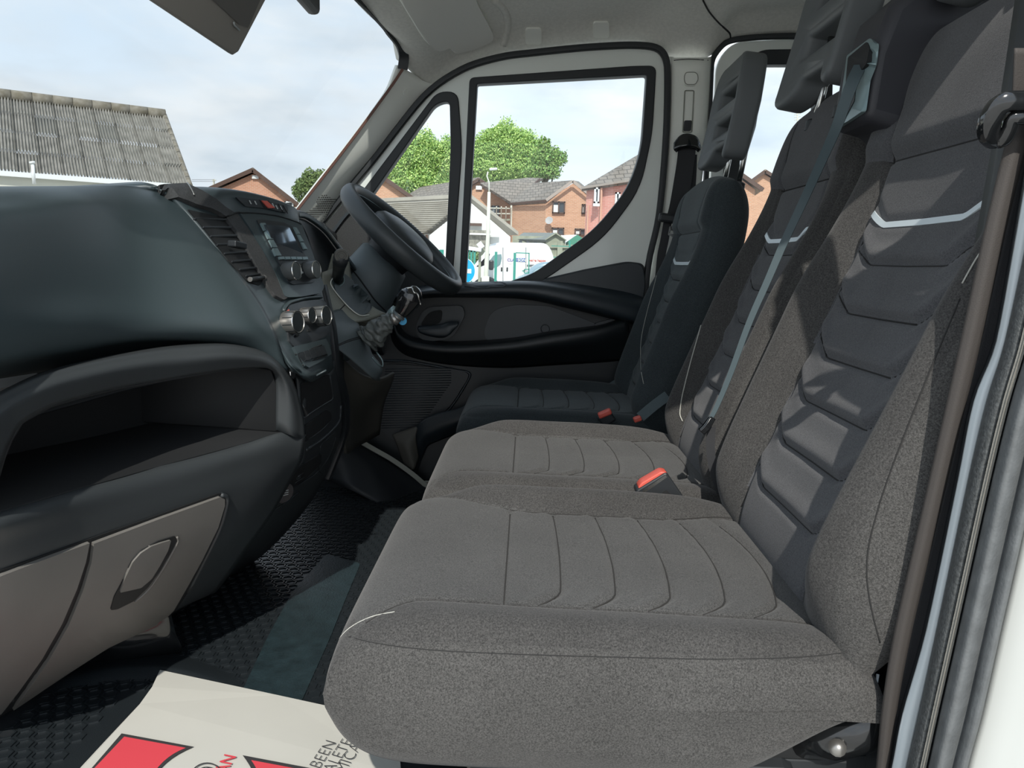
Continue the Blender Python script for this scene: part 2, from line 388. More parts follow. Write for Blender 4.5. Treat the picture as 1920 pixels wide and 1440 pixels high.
# ================= SETTING: cab shell =================
DY = 2.36
FLZ = -0.70
fl = MB().box((0.7, 1.53, FLZ-0.02), (3.2, 1.80, 0.04)).build('floor', M['deep']); struct(fl, 'black cab floor under the rubber mat and seats')
toe = patch('trim_1', [[V(-0.70, y, FLZ+0.002) for y in (0.68, 1.2, 1.8, 2.4)], [V(-0.82, y, FLZ+0.03) for y in (0.68, 1.2, 1.8, 2.4)], [V(-0.93, y, FLZ+0.14) for y in (0.68, 1.2, 1.8, 2.4)], [V(-1.02, y, -0.30) for y in (0.68, 1.2, 1.8, 2.4)], [V(-1.08, y, 0.0) for y in (0.68, 1.2, 1.8, 2.4)]], M['black'], thick=0.01)
struct(toe, 'black toe board rising behind the dashboard')
sill = MB().box((0.2, 0.635, FLZ-0.06), (2.6, 0.07, 0.16)).build('trim_2', M['white']); bevel(sill, 0.012); struct(sill, 'white door sill on the passenger side')
sill2 = MB().box((0.0, 2.43, FLZ-0.10), (2.4, 0.06, 0.20)).build('trim_3', M['paint']); struct(sill2, 'painted sill under the driver door')
# headliner
def st(px, py):
    e = Q(px, py, 2.375); return [e, V(e.x, 2.29, e.z+0.055), V(e.x, 2.10, min(0.70, e.z+0.10)), V(e.x, 1.5, 0.725), V(e.x, 0.9, 0.70), V(e.x, 0.625, 0.60)]
hrow = [Q(757, 122, 2.29), Q(744, 74, 2.21), Q(672, 0, 1.98), V(-0.43, 1.5, 0.70), V(-0.42, 0.9, 0.68), V(-0.40, 0.625, 0.585)]
hrow0 = [p+V(-0.025, 0.02, 0.02) for p in hrow]
rows = [hrow0, hrow, st(812, 164), st(865, 132), st(935, 108), st(1000, 98), st(1100, 87), st(1200, 84), st(1255, 108), st(1325, 108), st(1368, 76), st(1480, 66)]
e = rows[-1]
for x in (0.9, 1.3, 1.8, 2.3): rows.append([V(x, p.y, p.z) for p in e])
ceil = patch('ceiling', rows, M['liner'], nu=5, nv=4, thick=0.02, off=-1); struct(ceil, 'pale grey felt headliner')
BT_C = bvh(ceil)
for k, (px, py) in enumerate(((1000, 66), (1127, 54))):
    o = drape('clip_cover', [(px-15, py-15), (px+15, py-15), (px+15, py+15), (px-15, py+15)], BT_C, M['trimlight'], ceil, h=0.006, r=6, step=15)
# recess step in the liner ahead of the grab area and the joint to the rear liner
o = dline('liner_joint', [(1318, 0), (1330, 22), (1350, 45), (1368, 62), (1370, 74)], BT_C, M['seam'], ceil, r=0.0025)
ridge = dline('liner_ridge', [(925, 0), (945, 18), (952, 40), (950, 62), (945, 85)], BT_C, M['liner'], ceil, r=0.011, h=-0.004, n=10)
# A pillar trim (driver side)
ap = patch('trim_4', [[(745, 122, 2.27), (775, 138, 2.31), (795, 152, 2.34), (822, 160, 2.375)],
                      [(722, 178, 2.26), (750, 190, 2.30), (768, 202, 2.335), (782, 210, 2.375)],
                      [(660, 262, 2.25), (690, 275, 2.29), (705, 285, 2.33), (722, 285, 2.375)],
                      [(590, 352, 2.24), (622, 352, 2.28), (640, 356, 2.32), (662, 356, 2.37)],
                      [(548, 408, 2.23), (575, 412, 2.27), (598, 420, 2.31), (618, 412, 2.36)],
                      [(520, 450, 2.22), (545, 458, 2.26), (565, 462, 2.30), (590, 450, 2.35)]], M['trimlight'], thick=0.012)
struct(ap, 'pale grey windscreen pillar trim by the driver door')
BT_A = bvh(ap)
for i in range(11):
    y = 374+i*4.0; x0 = 620-(i*6.2); x1 = 640-i*3.2
    dline('speaker_groove', [(x0-12+i*0.6, y), (x1-4, y)], BT_A, M['olive_dark'], ap, r=0.0012, n=4, sub=3)
mb = MB()
for i in range(9):
    for j in range(9):
        x = 592+j*4.0+(i % 2)*2; y = 366+i*4.0
        if (x-608)**2/15**2+(y-382)**2/17**2 < 1:
            l, n = hit(BT_A, x, y)
            if l: mb.lathe(l-n*0.001, n, [(0.0019, 0), (0.0019, 0.0022), (0.0002, 0.0022)], 6)
g = mb.build('speaker_perforation', M['olive_dark'], ap); g['kind'] = 'stuff'
drape('screw_cap', [(762+6*math.cos(t), 174+7*math.sin(t)) for t in [k*math.pi/6 for k in range(12)]], BT_A, M['trimlight'], ap, h=0.0025)
# windscreen
ys = (0.64, 1.0, 1.5, 1.98, 2.43)
ws = patch('window_1', [[V(x, y, z) for x, y, z in zip((-0.39, -0.425, -0.445, -0.425, -0.375), ys, (0.585, 0.67, 0.70, 0.665, 0.575))],
                        [V(x, y, z) for x, y, z in zip((-0.585, -0.66, -0.69, -0.66, -0.545), ys, (0.33, 0.37, 0.39, 0.37, 0.34))],
                        [V(x, y, z) for x, y, z in zip((-0.80, -0.90, -0.95, -0.90, -0.745), ys, (0.02, 0.03, 0.03, 0.03, 0.04))]], M['wglass'], thick=0)
struct(ws, 'windscreen glass')
fr = strip('windscreen_border', [(640, -40, 1.90), (676, 0, 1.985), (722, 50, 2.16), (748, 80, 2.23), (757, 104, 2.26), (755, 130, 2.27)], 0.028, 0.006, M['rubber'], ws, up=(0.3, -1, 0.2))
strip('windscreen_edge', [(755, 130, 2.262), (735, 160, 2.258), (660, 262, 2.248), (590, 352, 2.238), (546, 408, 2.226)], 0.007, 0.006, mat('frit_brown', (0.10, 0.035, 0.02), 0.5), ws, up=(0.3, -1, 0.2))

# ---------------- driver door ----------------
SEAL = [(585, 440), (640, 372), (700, 300), (795, 181), (865, 131), (935, 108), (1000, 99), (1100, 89), (1190, 85), (1236, 93), (1251, 125), (1249, 250), (1236, 400), (1215, 500), (1205, 620)]
door = thing('door_1', 'driver door with pale painted window frame and black trim panel', 'door', tuple(Q(1000, 700, DY)))
door['kind'] = 'structure'; del door['category']
qo = rnd([(662, 388, 4), (822, 176, 16), (858, 176, 22), (866, 280, 30), (848, 520, 4), (775, 515, 4), (690, 430, 4)], 10)
qi = rnd([(680, 392, 4), (816, 196, 14), (846, 188, 16), (848, 280, 30), (837, 512, 3), (790, 506, 3), (708, 424, 4)], 10)
mo = rnd([(883, 150, 8), (1190, 128, 40), (1227, 128, 12), (1220, 250, 30), (1198, 355, 40), (1130, 446, 40), (1015, 527, 30), (940, 545, 4), (863, 545, 4)], 10)
mi = rnd([(894, 158, 5), (1213, 141, 8), (1203, 280, 30), (1180, 352, 40), (1116, 432, 40), (1000, 515, 20), (930, 538, 3), (872, 538, 4)], 10)
outer = rnd([(600, 425), (640, 376, 2), (700, 304, 2), (798, 186, 10), (868, 137, 14), (935, 115, 6), (1000, 106, 4), (1100, 96, 4), (1190, 92, 10), (1232, 100, 20), (1244, 130, 20), (1242, 250, 10), (1229, 400, 10), (1208, 500, 10), (1206, 580, 2), (640, 600, 2)], 6)
plate('window_frame', outer, [qo, mo], DY, 0.03, M['paint'], door, bev=0.004)
plate('window_rubber', qo, [qi], DY-0.004, 0.034, M['rubber'], door, bev=0.003)
plate('window_rubber', mo, [mi], DY-0.004, 0.034, M['rubber'], door, bev=0.003)
plate('window_pane', qi, [], DY+0.01, 0.003, M['glass'], door); plate('window_pane', mi, [], DY+0.01, 0.003, M['glass'], door)
strip('door_seal', [(x, y, 2.335) for x, y in SEAL], 0.019, 0.022, M['rubber'], door, n=5, round_=True)
strip('runner_channel', [(1213, 140, 2.352), (1205, 290, 2.352)], 0.005, 0.004, mat('pale_channel', (0.45, 0.48, 0.42), 0.5), door)
card = plate('door_card', rnd([(560, 470), (640, 440), (690, 440), (785, 512), (863, 530, 3), (1000, 527, 3), (1095, 505, 10), (1175, 490, 10), (1206, 494, 10), (1214, 530, 10), (1218, 760), (1180, 860), (1000, 900), (560, 900), (540, 600)], 5), [], 2.345, 0.02, M['doorcard'], door)
# sail panel ahead of the quarter glass
plate('sail_panel', rnd([(590, 446), (652, 372), (690, 392), (720, 440), (720, 500), (700, 560), (640, 540)], 6), [], 2.325, 0.01, M['suede'], door)
strip('sail_edge', [(618, 446, 2.315), (632, 425, 2.315), (650, 402, 2.315), (672, 382, 2.315)], 0.008, 0.008, M['doorcard2'], door)
pan = plate('quarter_trim', rnd([(1015, 527), (1100, 507, 20), (1180, 493, 20), (1203, 496, 12), (1208, 530), (1200, 600), (1020, 560)], 10), [], 2.325, 0.015, M['doorcard2'], door, bev=0.003)
# arm / shelf bulge running along under the window
arm = patch('arm_shelf', [[(680, 552, 2.345), (780, 536, 2.345), (869, 529, 2.345), (981, 527, 2.345), (1065, 528, 2.345), (1178, 540, 2.345), (1230, 560, 2.345)],
                          [(680, 556, 2.29), (785, 541, 2.29), (869, 532, 2.28), (981, 527, 2.28), (1065, 534, 2.28), (1178, 556, 2.29), (1235, 572, 2.30)],
                          [(680, 562, 2.262), (785, 547, 2.262), (869, 540, 2.25), (981, 535, 2.25), (1065, 546, 2.25), (1178, 572, 2.262), (1235, 590, 2.275)],
                          [(680, 570, 2.262), (787, 553, 2.262), (869, 552, 2.25), (981, 553, 2.25), (1065, 569, 2.25), (1178, 598, 2.262), (1235, 615, 2.275)],
                          [(680, 578, 2.31), (790, 560, 2.31), (869, 558, 2.30), (981, 561, 2.30), (1065, 578, 2.30), (1178, 606, 2.31), (1235, 622, 2.31)]], M['doorcard2'], door, thick=0.006)
BT_ARM = bvh(arm)
o = drape('switch_panel', [(868, 537), (905, 528.5), (940, 529), (951, 533), (945, 538), (905, 541)], BT_ARM, M['black'], door, h=0.0015, r=6, step=40)
sw = patch('lower_pull', [[(745, 575, 2.325), (753, 615, 2.325), (776, 632, 2.325), (841, 640, 2.325), (953, 634, 2.325), (1037, 620, 2.325), (1122, 609, 2.325), (1175, 590, 2.33)],
                          [(738, 590, 2.28), (748, 622, 2.28), (776, 640, 2.27), (841, 648, 2.265), (953, 641, 2.265), (1037, 627, 2.265), (1122, 616, 2.27), (1178, 600, 2.29)],
                          [(735, 600, 2.28), (744, 632, 2.275), (770, 652, 2.265), (841, 662, 2.26), (950, 660, 2.26), (1037, 650, 2.26), (1122, 640, 2.27), (1180, 625, 2.29)],
                          [(730, 615, 2.33), (738, 645, 2.33), (765, 668, 2.33), (841, 684, 2.33), (945, 690, 2.33), (1037, 685, 2.33), (1122, 680, 2.33), (1180, 675, 2.335)]], M['doorcard'], door, thick=0.006)
BT_CARD = bvh(card)
bowl = drape('handle_surround', rnd([(781, 610, 12), (797, 575, 22), (868, 572, 12), (873, 590, 8), (850, 634, 20), (800, 640, 20), (783, 628, 10)], 12), BT_CARD, M['doorcard2'], door, h=0.020)
drape('handle_bowl', rnd([(790, 608, 8), (806, 583, 16), (832, 580, 8), (828, 604, 8), (800, 612, 6)], 8), BT_CARD, M['deep'], door, h=0.023)
patch('door_handle', [[(784, 611, 2.288), (800, 610, 2.285), (826, 608, 2.283), (842, 603, 2.283), (860, 603, 2.286)],
                      [(783, 616, 2.280), (800, 617, 2.276), (826, 616, 2.275), (842, 612, 2.275), (860, 609, 2.280)],
                      [(785, 622, 2.280), (803, 627, 2.276), (826, 629, 2.275), (842, 627, 2.275), (852, 618, 2.280)],
                      [(789, 625, 2.288), (805, 631, 2.288), (826, 634, 2.288), (838, 631, 2.288), (848, 622, 2.290)]], M['doorcard2'], door, thick=0.005)
strip('handle_shine', [(796, 628, 2.29), (812, 631, 2.288), (830, 632.5, 2.288)], 0.004, 0.003, M['doorcard2'], door)
ins = drape('pull_insert', rnd([(907, 625, 14), (920, 583, 24), (960, 571, 20), (1030, 573, 20), (1116, 606, 12), (1112, 616, 8), (1010, 632, 20), (915, 641, 10)], 12), BT_CARD, M['doorcard2'], door, h=0.010)
drape('pull_lip', rnd([(1113, 606), (1150, 596), (1162, 600), (1140, 612), (1118, 616)], 5), BT_CARD, M['doorcard2'], door, h=0.016)
ring = []
for (x, y) in ((1022, 616), (1171, 515)):
    dline('screw_cover', [(x+8*math.cos(t), y+8*math.sin(t)) for t in [k*math.pi/6 for k in range(12)]], BT_CARD, M['doorcard2'], door, r=0.0015, h=0.012, closed=True, sub=1)
BT_PAN = bvh(card)
spk = drape('door_speaker', rnd([(722, 682, 10), (760, 683, 20), (858, 692, 14), (880, 700, 8), (876, 712, 8), (845, 760, 20), (790, 812, 20), (735, 825, 10), (712, 800, 6), (712, 700, 6)], 10), BT_CARD, M['black'], door, h=0.010)
BT_SPK = bvh(spk)
for i in range(26):
    y = 690+i*4.6; x0 = 722-i*0.3; x1 = 846-max(0, (i-6))*3.2
    if x1 > x0+8: dline('grille_bar', [(x0, y+2), (x1, y)], BT_SPK, M['doorcard2'], door, r=0.0016, n=4, sub=2)
dline('speaker_outline', [(720, 676), (770, 678), (858, 694), (880, 699), (878, 712), (845, 764), (800, 806), (775, 830)], BT_CARD, M['doorcard2'], door, r=0.004, h=0.004)
foot = patch('pocket_edge', [[(760, 845, 2.325), (780, 800, 2.30), (810, 778, 2.29), (860, 765, 2.28), (900, 745, 2.28)],
                             [(768, 870, 2.325), (790, 822, 2.29), (815, 806, 2.28), (860, 790, 2.27), (900, 775, 2.27)],
                             [(780, 890, 2.325), (800, 840, 2.32), (820, 828, 2.31), (862, 812, 2.31), (900, 800, 2.31)]], M['doorcard2'], door, thick=0.006)
# kick panel and the pale sill line in the driver footwell
kick = patch('trim_5', [[(735, 815, 2.31), (760, 806, 2.30), (784, 798, 2.30)], [(742, 830, 2.30), (762, 836, 2.28), (780, 820, 2.29)], [(760, 880, 2.30), (776, 880, 2.28), (786, 860, 2.30)]], M['olive_dark'], thick=0.01)
struct(kick, 'warm grey kick panel in the driver footwell')
sl_ = strip('trim_6', [(640, 780, 2.27), (650, 800, 2.27), (668, 822, 2.27), (700, 842, 2.27), (735, 862, 2.27), (772, 888, 2.27), (800, 912, 2.27)], 0.014, 0.012, M['olive'], up=(0, -1, 0.5)); struct(sl_, 'grey rubber edging on the driver sill')
lowr = patch('trim_7', [[(625, 770, 2.29), (660, 815, 2.285), (700, 845, 2.28), (780, 895, 2.28), (900, 960, 2.28)], [(625, 830, 2.22), (660, 850, 2.22), (700, 878, 2.21), (770, 925, 2.21), (900, 990, 2.2)], [(610, 900, 2.2), (650, 915, 2.15), (700, 940, 2.12), (760, 985, 2.05), (860, 1030, 2.0)]], M['black'], thick=0.01)
struct(lowr, 'black sill cover beside the driver floor')

# ---------------- driver side B pillar ----------------
bp = patch('trim_8', [[(1254, 106, 2.36), (1262, 108, 2.335), (1290, 108, 2.325), (1320, 108, 2.33), (1334, 106, 2.36)],
                      [(1252, 200, 2.36), (1260, 200, 2.335), (1288, 200, 2.325), (1318, 200, 2.33), (1329, 200, 2.36)],
                      [(1247, 300, 2.36), (1256, 300, 2.335), (1284, 300, 2.325), (1312, 300, 2.33), (1321, 300, 2.36)],
                      [(1237, 400, 2.36), (1248, 400, 2.335), (1274, 400, 2.325), (1300, 400, 2.33), (1308, 400, 2.36)],
                      [(1222, 490, 2.36), (1234, 490, 2.335), (1260, 490, 2.325), (1288, 490, 2.33), (1298, 490, 2.36)],
                      [(1200, 640, 2.36), (1212, 640, 2.335), (1240, 640, 2.325), (1270, 640, 2.33), (1280, 640, 2.36)],
                      [(1180, 800, 2.36), (1192, 800, 2.335), (1225, 800, 2.325), (1255, 800, 2.33), (1265, 800, 2.36)]], M['trimlight'], nu=4, nv=4, thick=0.01)
struct(bp, 'pale grey centre pillar trim behind the driver door')
BT_B = bvh(bp)
dline('pillar_joint', [(1256, 114), (1290, 111), (1328, 113)], BT_B, M['seam'], bp, r=0.0012)
drape('height_button', rnd([(1283, 135), (1306, 135), (1308, 150), (1304, 162), (1284, 162), (1281, 150)], 8), BT_B, M['trimlight'], bp, h=0.010, step=10)
dline('button_ring', rnd([(1284, 137), (1305, 137), (1307, 150), (1303, 160), (1285, 160), (1282, 150)], 7), BT_B, M['olive'], bp, r=0.0012, h=0.010, closed=True, sub=1)
dline('adjuster_track', rnd([(1284, 170), (1301, 170), (1297, 248), (1280, 248)], 3), BT_B, M['olive'], bp, r=0.0018, h=0.001, closed=True, sub=1)
drape('track_slot', [(1283, 226), (1297, 226), (1295, 246), (1281, 246)], BT_B, M['black'], bp, h=0.003, r=3)
# ---------------- rear passenger door far side ----------------
rd = thing('door_2', 'rear passenger door on the driver side, partly seen between the headrests', 'door', tuple(Q(1600, 500, 2.40)))
rd['kind'] = 'structure'; del rd['category']
ro = rnd([(1322, 560), (1342, 120, 30), (1372, 84, 30), (1480, 78, 20), (1900, 80, 40), (2300, 120), (2300, 600)], 20)
rh = rnd([(1346, 480), (1368, 150, 40), (1420, 98, 20), (1560, 96, 10), (1860, 96, 20), (2200, 130), (2180, 560)], 10)
ri1 = rnd([(1372, 470), (1392, 160, 30), (1416, 122, 10), (1528, 122, 5), (1520, 470)], 5)
ri2 = rnd([(1556, 122, 5), (1860, 124, 20), (1840, 480), (1548, 470)], 5)
plate('window_frame', ro, [rh], 2.40, 0.03, M['paint'], rd, bev=0.004)
plate('window_rubber', rh, [ri1, ri2], 2.395, 0.034, M['rubber'], rd, bev=0.003)
plate('window_pane', ri1, [], 2.41, 0.003, M['glass'], rd); plate('window_pane', ri2, [], 2.41, 0.003, M['glass'], rd)
plate('door_card', rnd([(1260, 555), (2290, 560), (2290, 1250), (1200, 1250)], 5), [], 2.40, 0.03, M['doorcard'], rd)
strip('door_seal', [(1290, 560, 2.37), (1318, 400, 2.37), (1328, 250, 2.37), (1334, 120, 2.37), (1350, 90, 2.37), (1372, 76, 2.37), (1420, 70, 2.37), (1480, 68, 2.37), (1700, 68, 2.37), (1900, 72, 2.37)], 0.016, 0.018, M['rubber'], rd, n=4, round_=True)
# back wall of the cab and near side rear body, closing the shell
bw = MB().box((2.28, 1.52, 0.0), (0.03, 1.85, 1.45)).build('wall_back', M['liner']); struct(bw, 'rear wall of the crew cab')
nb = MB()
nb.box((1.42, 0.615, -0.36), (1.72, 0.048, 0.76)).box((1.42, 0.615, 0.57), (1.72, 0.05, 0.14)).box((2.2, 0.615, 0.24), (0.16, 0.05, 0.54)).box((0.66, 0.615, 0.24), (0.20, 0.05, 0.54))
nb = nb.build('wall_left', M['white']); struct(nb, 'white passenger side body behind the door opening')
ng = MB().box((1.44, 0.615, 0.24), (1.36, 0.004, 0.52)).build('window_3', M['glass']); struct(ng, 'rear passenger side window')
# ---------------- near B pillar at the passenger door opening ----------------
yl = [-640, -260, 120, 400, 640, 752, 900, 1180, 1340, 1440, 1620]
def col(xs, Y, dY=0): return [(x, y, Y) for x, y in zip(xs, yl)]
def bands(name, cols, m, **k): return patch(name, [list(r) for r in zip(*cols)], m, nu=4, nv=5, **k)
xC = [2040, 2010, 1960, 1912, 1868, 1826, 1796, 1737, 1692, 1672, 1630]
xD = [2070, 2040, 1990, 1936, 1884, 1850, 1815, 1756, 1722, 1699, 1660]
xE = [2120, 2090, 2040, 1980, 1925, 1892, 1856, 1794, 1758, 1736, 1696]
xG = [2210, 2170, 2120, 2060, 2008, 1976, 1942, 1878, 1842, 1815, 1775]
inn = bands('trim_9', [col([x-75 for x in xC], 0.80), col([x-20 for x in xC], 0.745), col([x+2 for x in xC], 0.70)], M['black'], thick=0.006); struct(inn, 'black inner trim of the near pillar')
fl2 = bands('trim_10', [col(xC, 0.700), col([(a+b)/2 for a, b in zip(xC, xD)], 0.694), col(xD, 0.692)], mat('flange_white', (0.50, 0.55, 0.57), 0.35, coat=0.3), thick=0.004); struct(fl2, 'pale body flange beside the near seat')
xm = [(a+b)/2 for a, b in zip(xD, xE)]
se = bands('trim_11', [col(xD, 0.692), col([x+4 for x in xD], 0.672), col(xm, 0.660), col([x-8 for x in xE], 0.660), col(xE, 0.672)], M['seal2'], thick=0.004); struct(se, 'textured black door seal on the near pillar')
se2 = bands('trim_12', [col([x-9 for x in xE], 0.657), col([x-5 for x in xE], 0.652), col([x-1 for x in xE], 0.657)], mat('seal_lip', (0.20, 0.195, 0.175), 0.7, bump=0.6, bscale=500), thick=0.003); struct(se2, 'lighter ridge of the near door seal')
xq = [(a*2+b)/3 for a, b in zip(xE, xG)]; xr = [(a+b*2)/3 for a, b in zip(xE, xG)]
gs = bands('trim_13', [col(xE, 0.674), col([x+6 for x in xE], 0.650), col(xq, 0.632), col(xr, 0.640), col([x+3 for x in xr], 0.634), col([x-6 for x in xG], 0.626), col(xG, 0.640)], M['seal'], thick=0.004); struct(gs, 'smooth grey outer rubber of the near pillar')
wb = bands('trim_14', [col([x-2 for x in xG], 0.642), col([x+60 for x in xG], 0.625), col([x+180 for x in xG], 0.60), col([x+420 for x in xG], 0.585)], M['white'], thick=0.006); struct(wb, 'white bodywork edge at the passenger door opening')
# ================= DASHBOARD =================
dash = thing('dashboard', 'black moulded dashboard with open shelf, glovebox, centre stack and vents', 'dashboard', (-0.6, 1.4, -0.2))
YW = [0.70, 0.85, 1.0, 1.15]
up = patch('upper_panel', [
    [V(-1.0, .74, .03), V(-1.02, .85, .03), V(-1.05, .98, .04), V(-1.05, 1.08, .05), V(-1.05, 1.14, .05), V(-1.05, 1.19, .05)],
    [(-160, 349, .78), (0, 350, .87), (130, 349, 1.0), (225, 347, 1.1), (262, 350, 1.15), (296, 357, 1.19)],
    [(-160, 352, .74), (0, 353, .84), (130, 352, .97), (225, 351, 1.09), (268, 356, 1.15), (302, 361, 1.2)],
    [(-160, 382, .70), (0, 378, .82), (130, 376, .94), (228, 376, 1.07), (296, 382, 1.15), (345, 391, 1.2)],
    [(-160, 410, .685), (0, 405, .805), (130, 404, .93), (235, 408, 1.06), (325, 414, 1.15), (373, 423, 1.2)],
    [(-160, 470, .67), (0, 465, .795), (130, 465, .92), (250, 470, 1.05), (372, 476, 1.14), (424, 483, 1.2)],
    [(-160, 560, .66), (0, 550, .785), (130, 548, .91), (270, 550, 1.045), (432, 560, 1.14), (488, 568, 1.2)],
    [(-160, 650, .66), (0, 622, .78), (130, 612, .90), (280, 602, 1.04), (464, 618, 1.14), (521, 636, 1.2)],
    [(-160, 700, .675), (0, 672, .79), (130, 655, .92), (280, 634, 1.05), (440, 645, 1.15), (535, 690, 1.21)],
    [(-160, 712, .73), (0, 688, .84), (130, 668, .97), (280, 646, 1.10), (430, 655, 1.19), (540, 700, 1.25)],
    [(-160, 735, .80), (0, 710, .90), (130, 690, 1.03), (280, 668, 1.15), (430, 675, 1.24), (545, 720, 1.30)]], M['dash'], dash, nu=7, nv=5, thick=0.006)
BT_UP = bvh(up)
# shelf surround
LO = [(-120, 900, .71), (-70, 800, .72), (-30, 760, .755), (0, 740, .79), (75, 705, .85), (150, 684, .91), (250, 664, .99), (350, 650, 1.07), (440, 648, 1.13), (510, 668, 1.19), (550, 720, 1.23), (569, 790, 1.25), (572, 826, 1.255)]
LI = [(-20, 960, .78), (8, 860, .79), (22, 825, .80), (42, 792, .815), (95, 762, .86), (150, 746, .91), (220, 729, .97), (300, 715, 1.03), (400, 698, 1.10), (478, 690, 1.16), (508, 694, 1.19), (517, 720, 1.20), (517, 806, 1.205)]
MID = [((a[0]*.55+b[0]*.45), (a[1]*.55+b[1]*.45), (a[2]*.5+b[2]*.5)-.018) for a, b in zip(LO, LI)]
MID2 = [((a[0]*.85+b[0]*.15), (a[1]*.85+b[1]*.15), (a[2]*.8+b[2]*.2)-.008) for a, b in zip(LO, LI)]
LB = [(x, y-6, Y+.05) for x, y, Y in LO]
sur = patch('shelf_surround', [LB, LO, MID2, MID, LI], M['dash2'], dash, nu=4, nv=5, thick=0.005)
back = patch('shelf_band', [[(-160, 720, .90), (0, 700, .97), (130, 680, 1.08), (280, 655, 1.19), (430, 655, 1.28), (560, 715, 1.34)], [(-160, 860, .86), (0, 800, .92), (130, 760, 1.02), (280, 720, 1.13), (430, 700, 1.22), (575, 780, 1.33)]], M['black'], dash, thick=0.004)
lip = [(-100, 985, .74), (0, 960, .79), (150, 916, .91), (300, 874, 1.03), (450, 834, 1.15), (530, 810, 1.21)]
loop = [pt(p) for p in LI]+[pt(p) for p in reversed(lip[1:])]
shelf = recess('shelf_recess', loop, (-0.22, 0.03, 0.0), M['deep'], dash, shrink=0.94)  # near-black lining puts the shelf's inner shade into its colour
lower = patch('lower_panel', [
    [(-100, 978, .80), (0, 952, .85), (150, 908, .97), (300, 866, 1.09), (450, 826, 1.21), (535, 806, 1.25), (574, 815, 1.28)],
    [(-100, 985, .745), (0, 960, .79), (150, 916, .91), (300, 874, 1.03), (450, 834, 1.15), (530, 810, 1.21), (572, 820, 1.25)],
    [(-100, 1008, .728), (0, 984, .775), (150, 940, .895), (300, 896, 1.015), (450, 853, 1.135), (525, 832, 1.195), (571, 838, 1.245)],
    [(-100, 1050, .735), (0, 1020, .785), (150, 975, .90), (300, 928, 1.015), (440, 885, 1.13), (520, 865, 1.20), (566, 862, 1.25)],
    [(-100, 1110, .745), (0, 1070, .795), (145, 1018, .905), (285, 970, 1.01), (420, 927, 1.12), (500, 915, 1.20), (552, 890, 1.27)],
    [(-100, 1200, .78), (0, 1160, .83), (125, 1105, .925), (255, 1055, 1.02), (380, 1010, 1.12), (450, 990, 1.19), (510, 965, 1.27)],
    [(-100, 1290, .85), (0, 1245, .89), (105, 1190, .965), (222, 1140, 1.05), (330, 1090, 1.135), (395, 1060, 1.20), (460, 1035, 1.28)],
    [(-100, 1360, .95), (0, 1312, .96), (95, 1255, 1.02), (200, 1195, 1.08), (285, 1155, 1.15), (350, 1120, 1.21), (425, 1085, 1.29)],
    [(-100, 1400, 1.05), (0, 1345, 1.05), (95, 1285, 1.09), (190, 1222, 1.14), (270, 1180, 1.19), (340, 1140, 1.25), (405, 1110, 1.32)],
    [(-100, 1380, 1.15), (0, 1325, 1.17), (95, 1270, 1.2), (190, 1210, 1.25), (270, 1170, 1.28), (340, 1132, 1.33), (405, 1105, 1.38)]], M['dash2'], dash, nu=5, nv=5, thick=0.006)
BT_L = bvh(lower)
# glovebox: right door and left cover, split by a curved gap
gap = [(168, 1012), (160, 1050), (145, 1100), (118, 1165), (80, 1232), (35, 1295), (8, 1340)]
drape('glovebox_gap', rnd([(-90, 1108), (0, 1068), (165, 1010), (300, 963), (412, 923, 14), (428, 930, 8), (421, 962), (405, 1005), (378, 1060), (350, 1112, 10), (325, 1150, 10), (250, 1192), (200, 1216), (100, 1281), (0, 1343), (-90, 1390)], 2), BT_L, M['deep'], dash, h=0.0015, sink=0.001, step=30)
gd = drape('glovebox_door', [(170, 1015), (300, 967), (408, 929), (417, 933), (417, 945), (405, 985), (375, 1046), (345, 1100), (322, 1140), (300, 1163), (245, 1188), (200, 1209), (120, 1260), (22, 1326), (42, 1297), (86, 1234), (124, 1167), (151, 1101), (166, 1050)], BT_L, M['glovebox'], dash, h=0.006, sink=0.001, step=30)
gl = drape('glovebox_cover', [(-90, 1112), (0, 1073), (100, 1036), (162, 1014), (155, 1050), (139, 1099), (112, 1163), (74, 1230), (30, 1292), (0, 1332), (-90, 1380)], BT_L, M['glovebox'], dash, h=0.006, sink=0.001, step=30)
lab(gl, 'fixed grey panel left of the curved gap'); lab(gd, 'grey glovebox door with leaf-shaped handle recess')
BT_G = bvh(gd)
leaf = [(206, 1143), (213, 1118), (228, 1090), (246, 1050), (262, 1032), (295, 1014), (328, 1004), (331, 1012), (322, 1030), (300, 1068), (277, 1100), (250, 1126), (220, 1141)]
drape('handle_recess_shade', rnd(leaf, 4), BT_G, M['deep'], gd, h=0.0015, sink=0.0, step=20)  # flat near-black sheet paints the shade inside the leaf recess
drape('handle_flap', rnd([(261, 1034), (280, 1022), (300, 1015), (318, 1010), (312, 1030), (298, 1056), (282, 1082), (262, 1099), (240, 1104), (222, 1108), (232, 1080), (246, 1051)], 3), BT_G, M['glovebox'], gd, h=0.004, step=15)
dline('recess_edge', [(331, 1006), (333, 1014), (324, 1032), (302, 1070), (279, 1103), (252, 1128)], BT_G, M['glovebox'], gd, r=0.0018, h=0.001)
dline('door_edge', [(413, 927), (424, 932), (423, 948), (411, 990), (382, 1050), (352, 1108)], BT_L, M['dash2'], dash, r=0.004, h=0.0015)
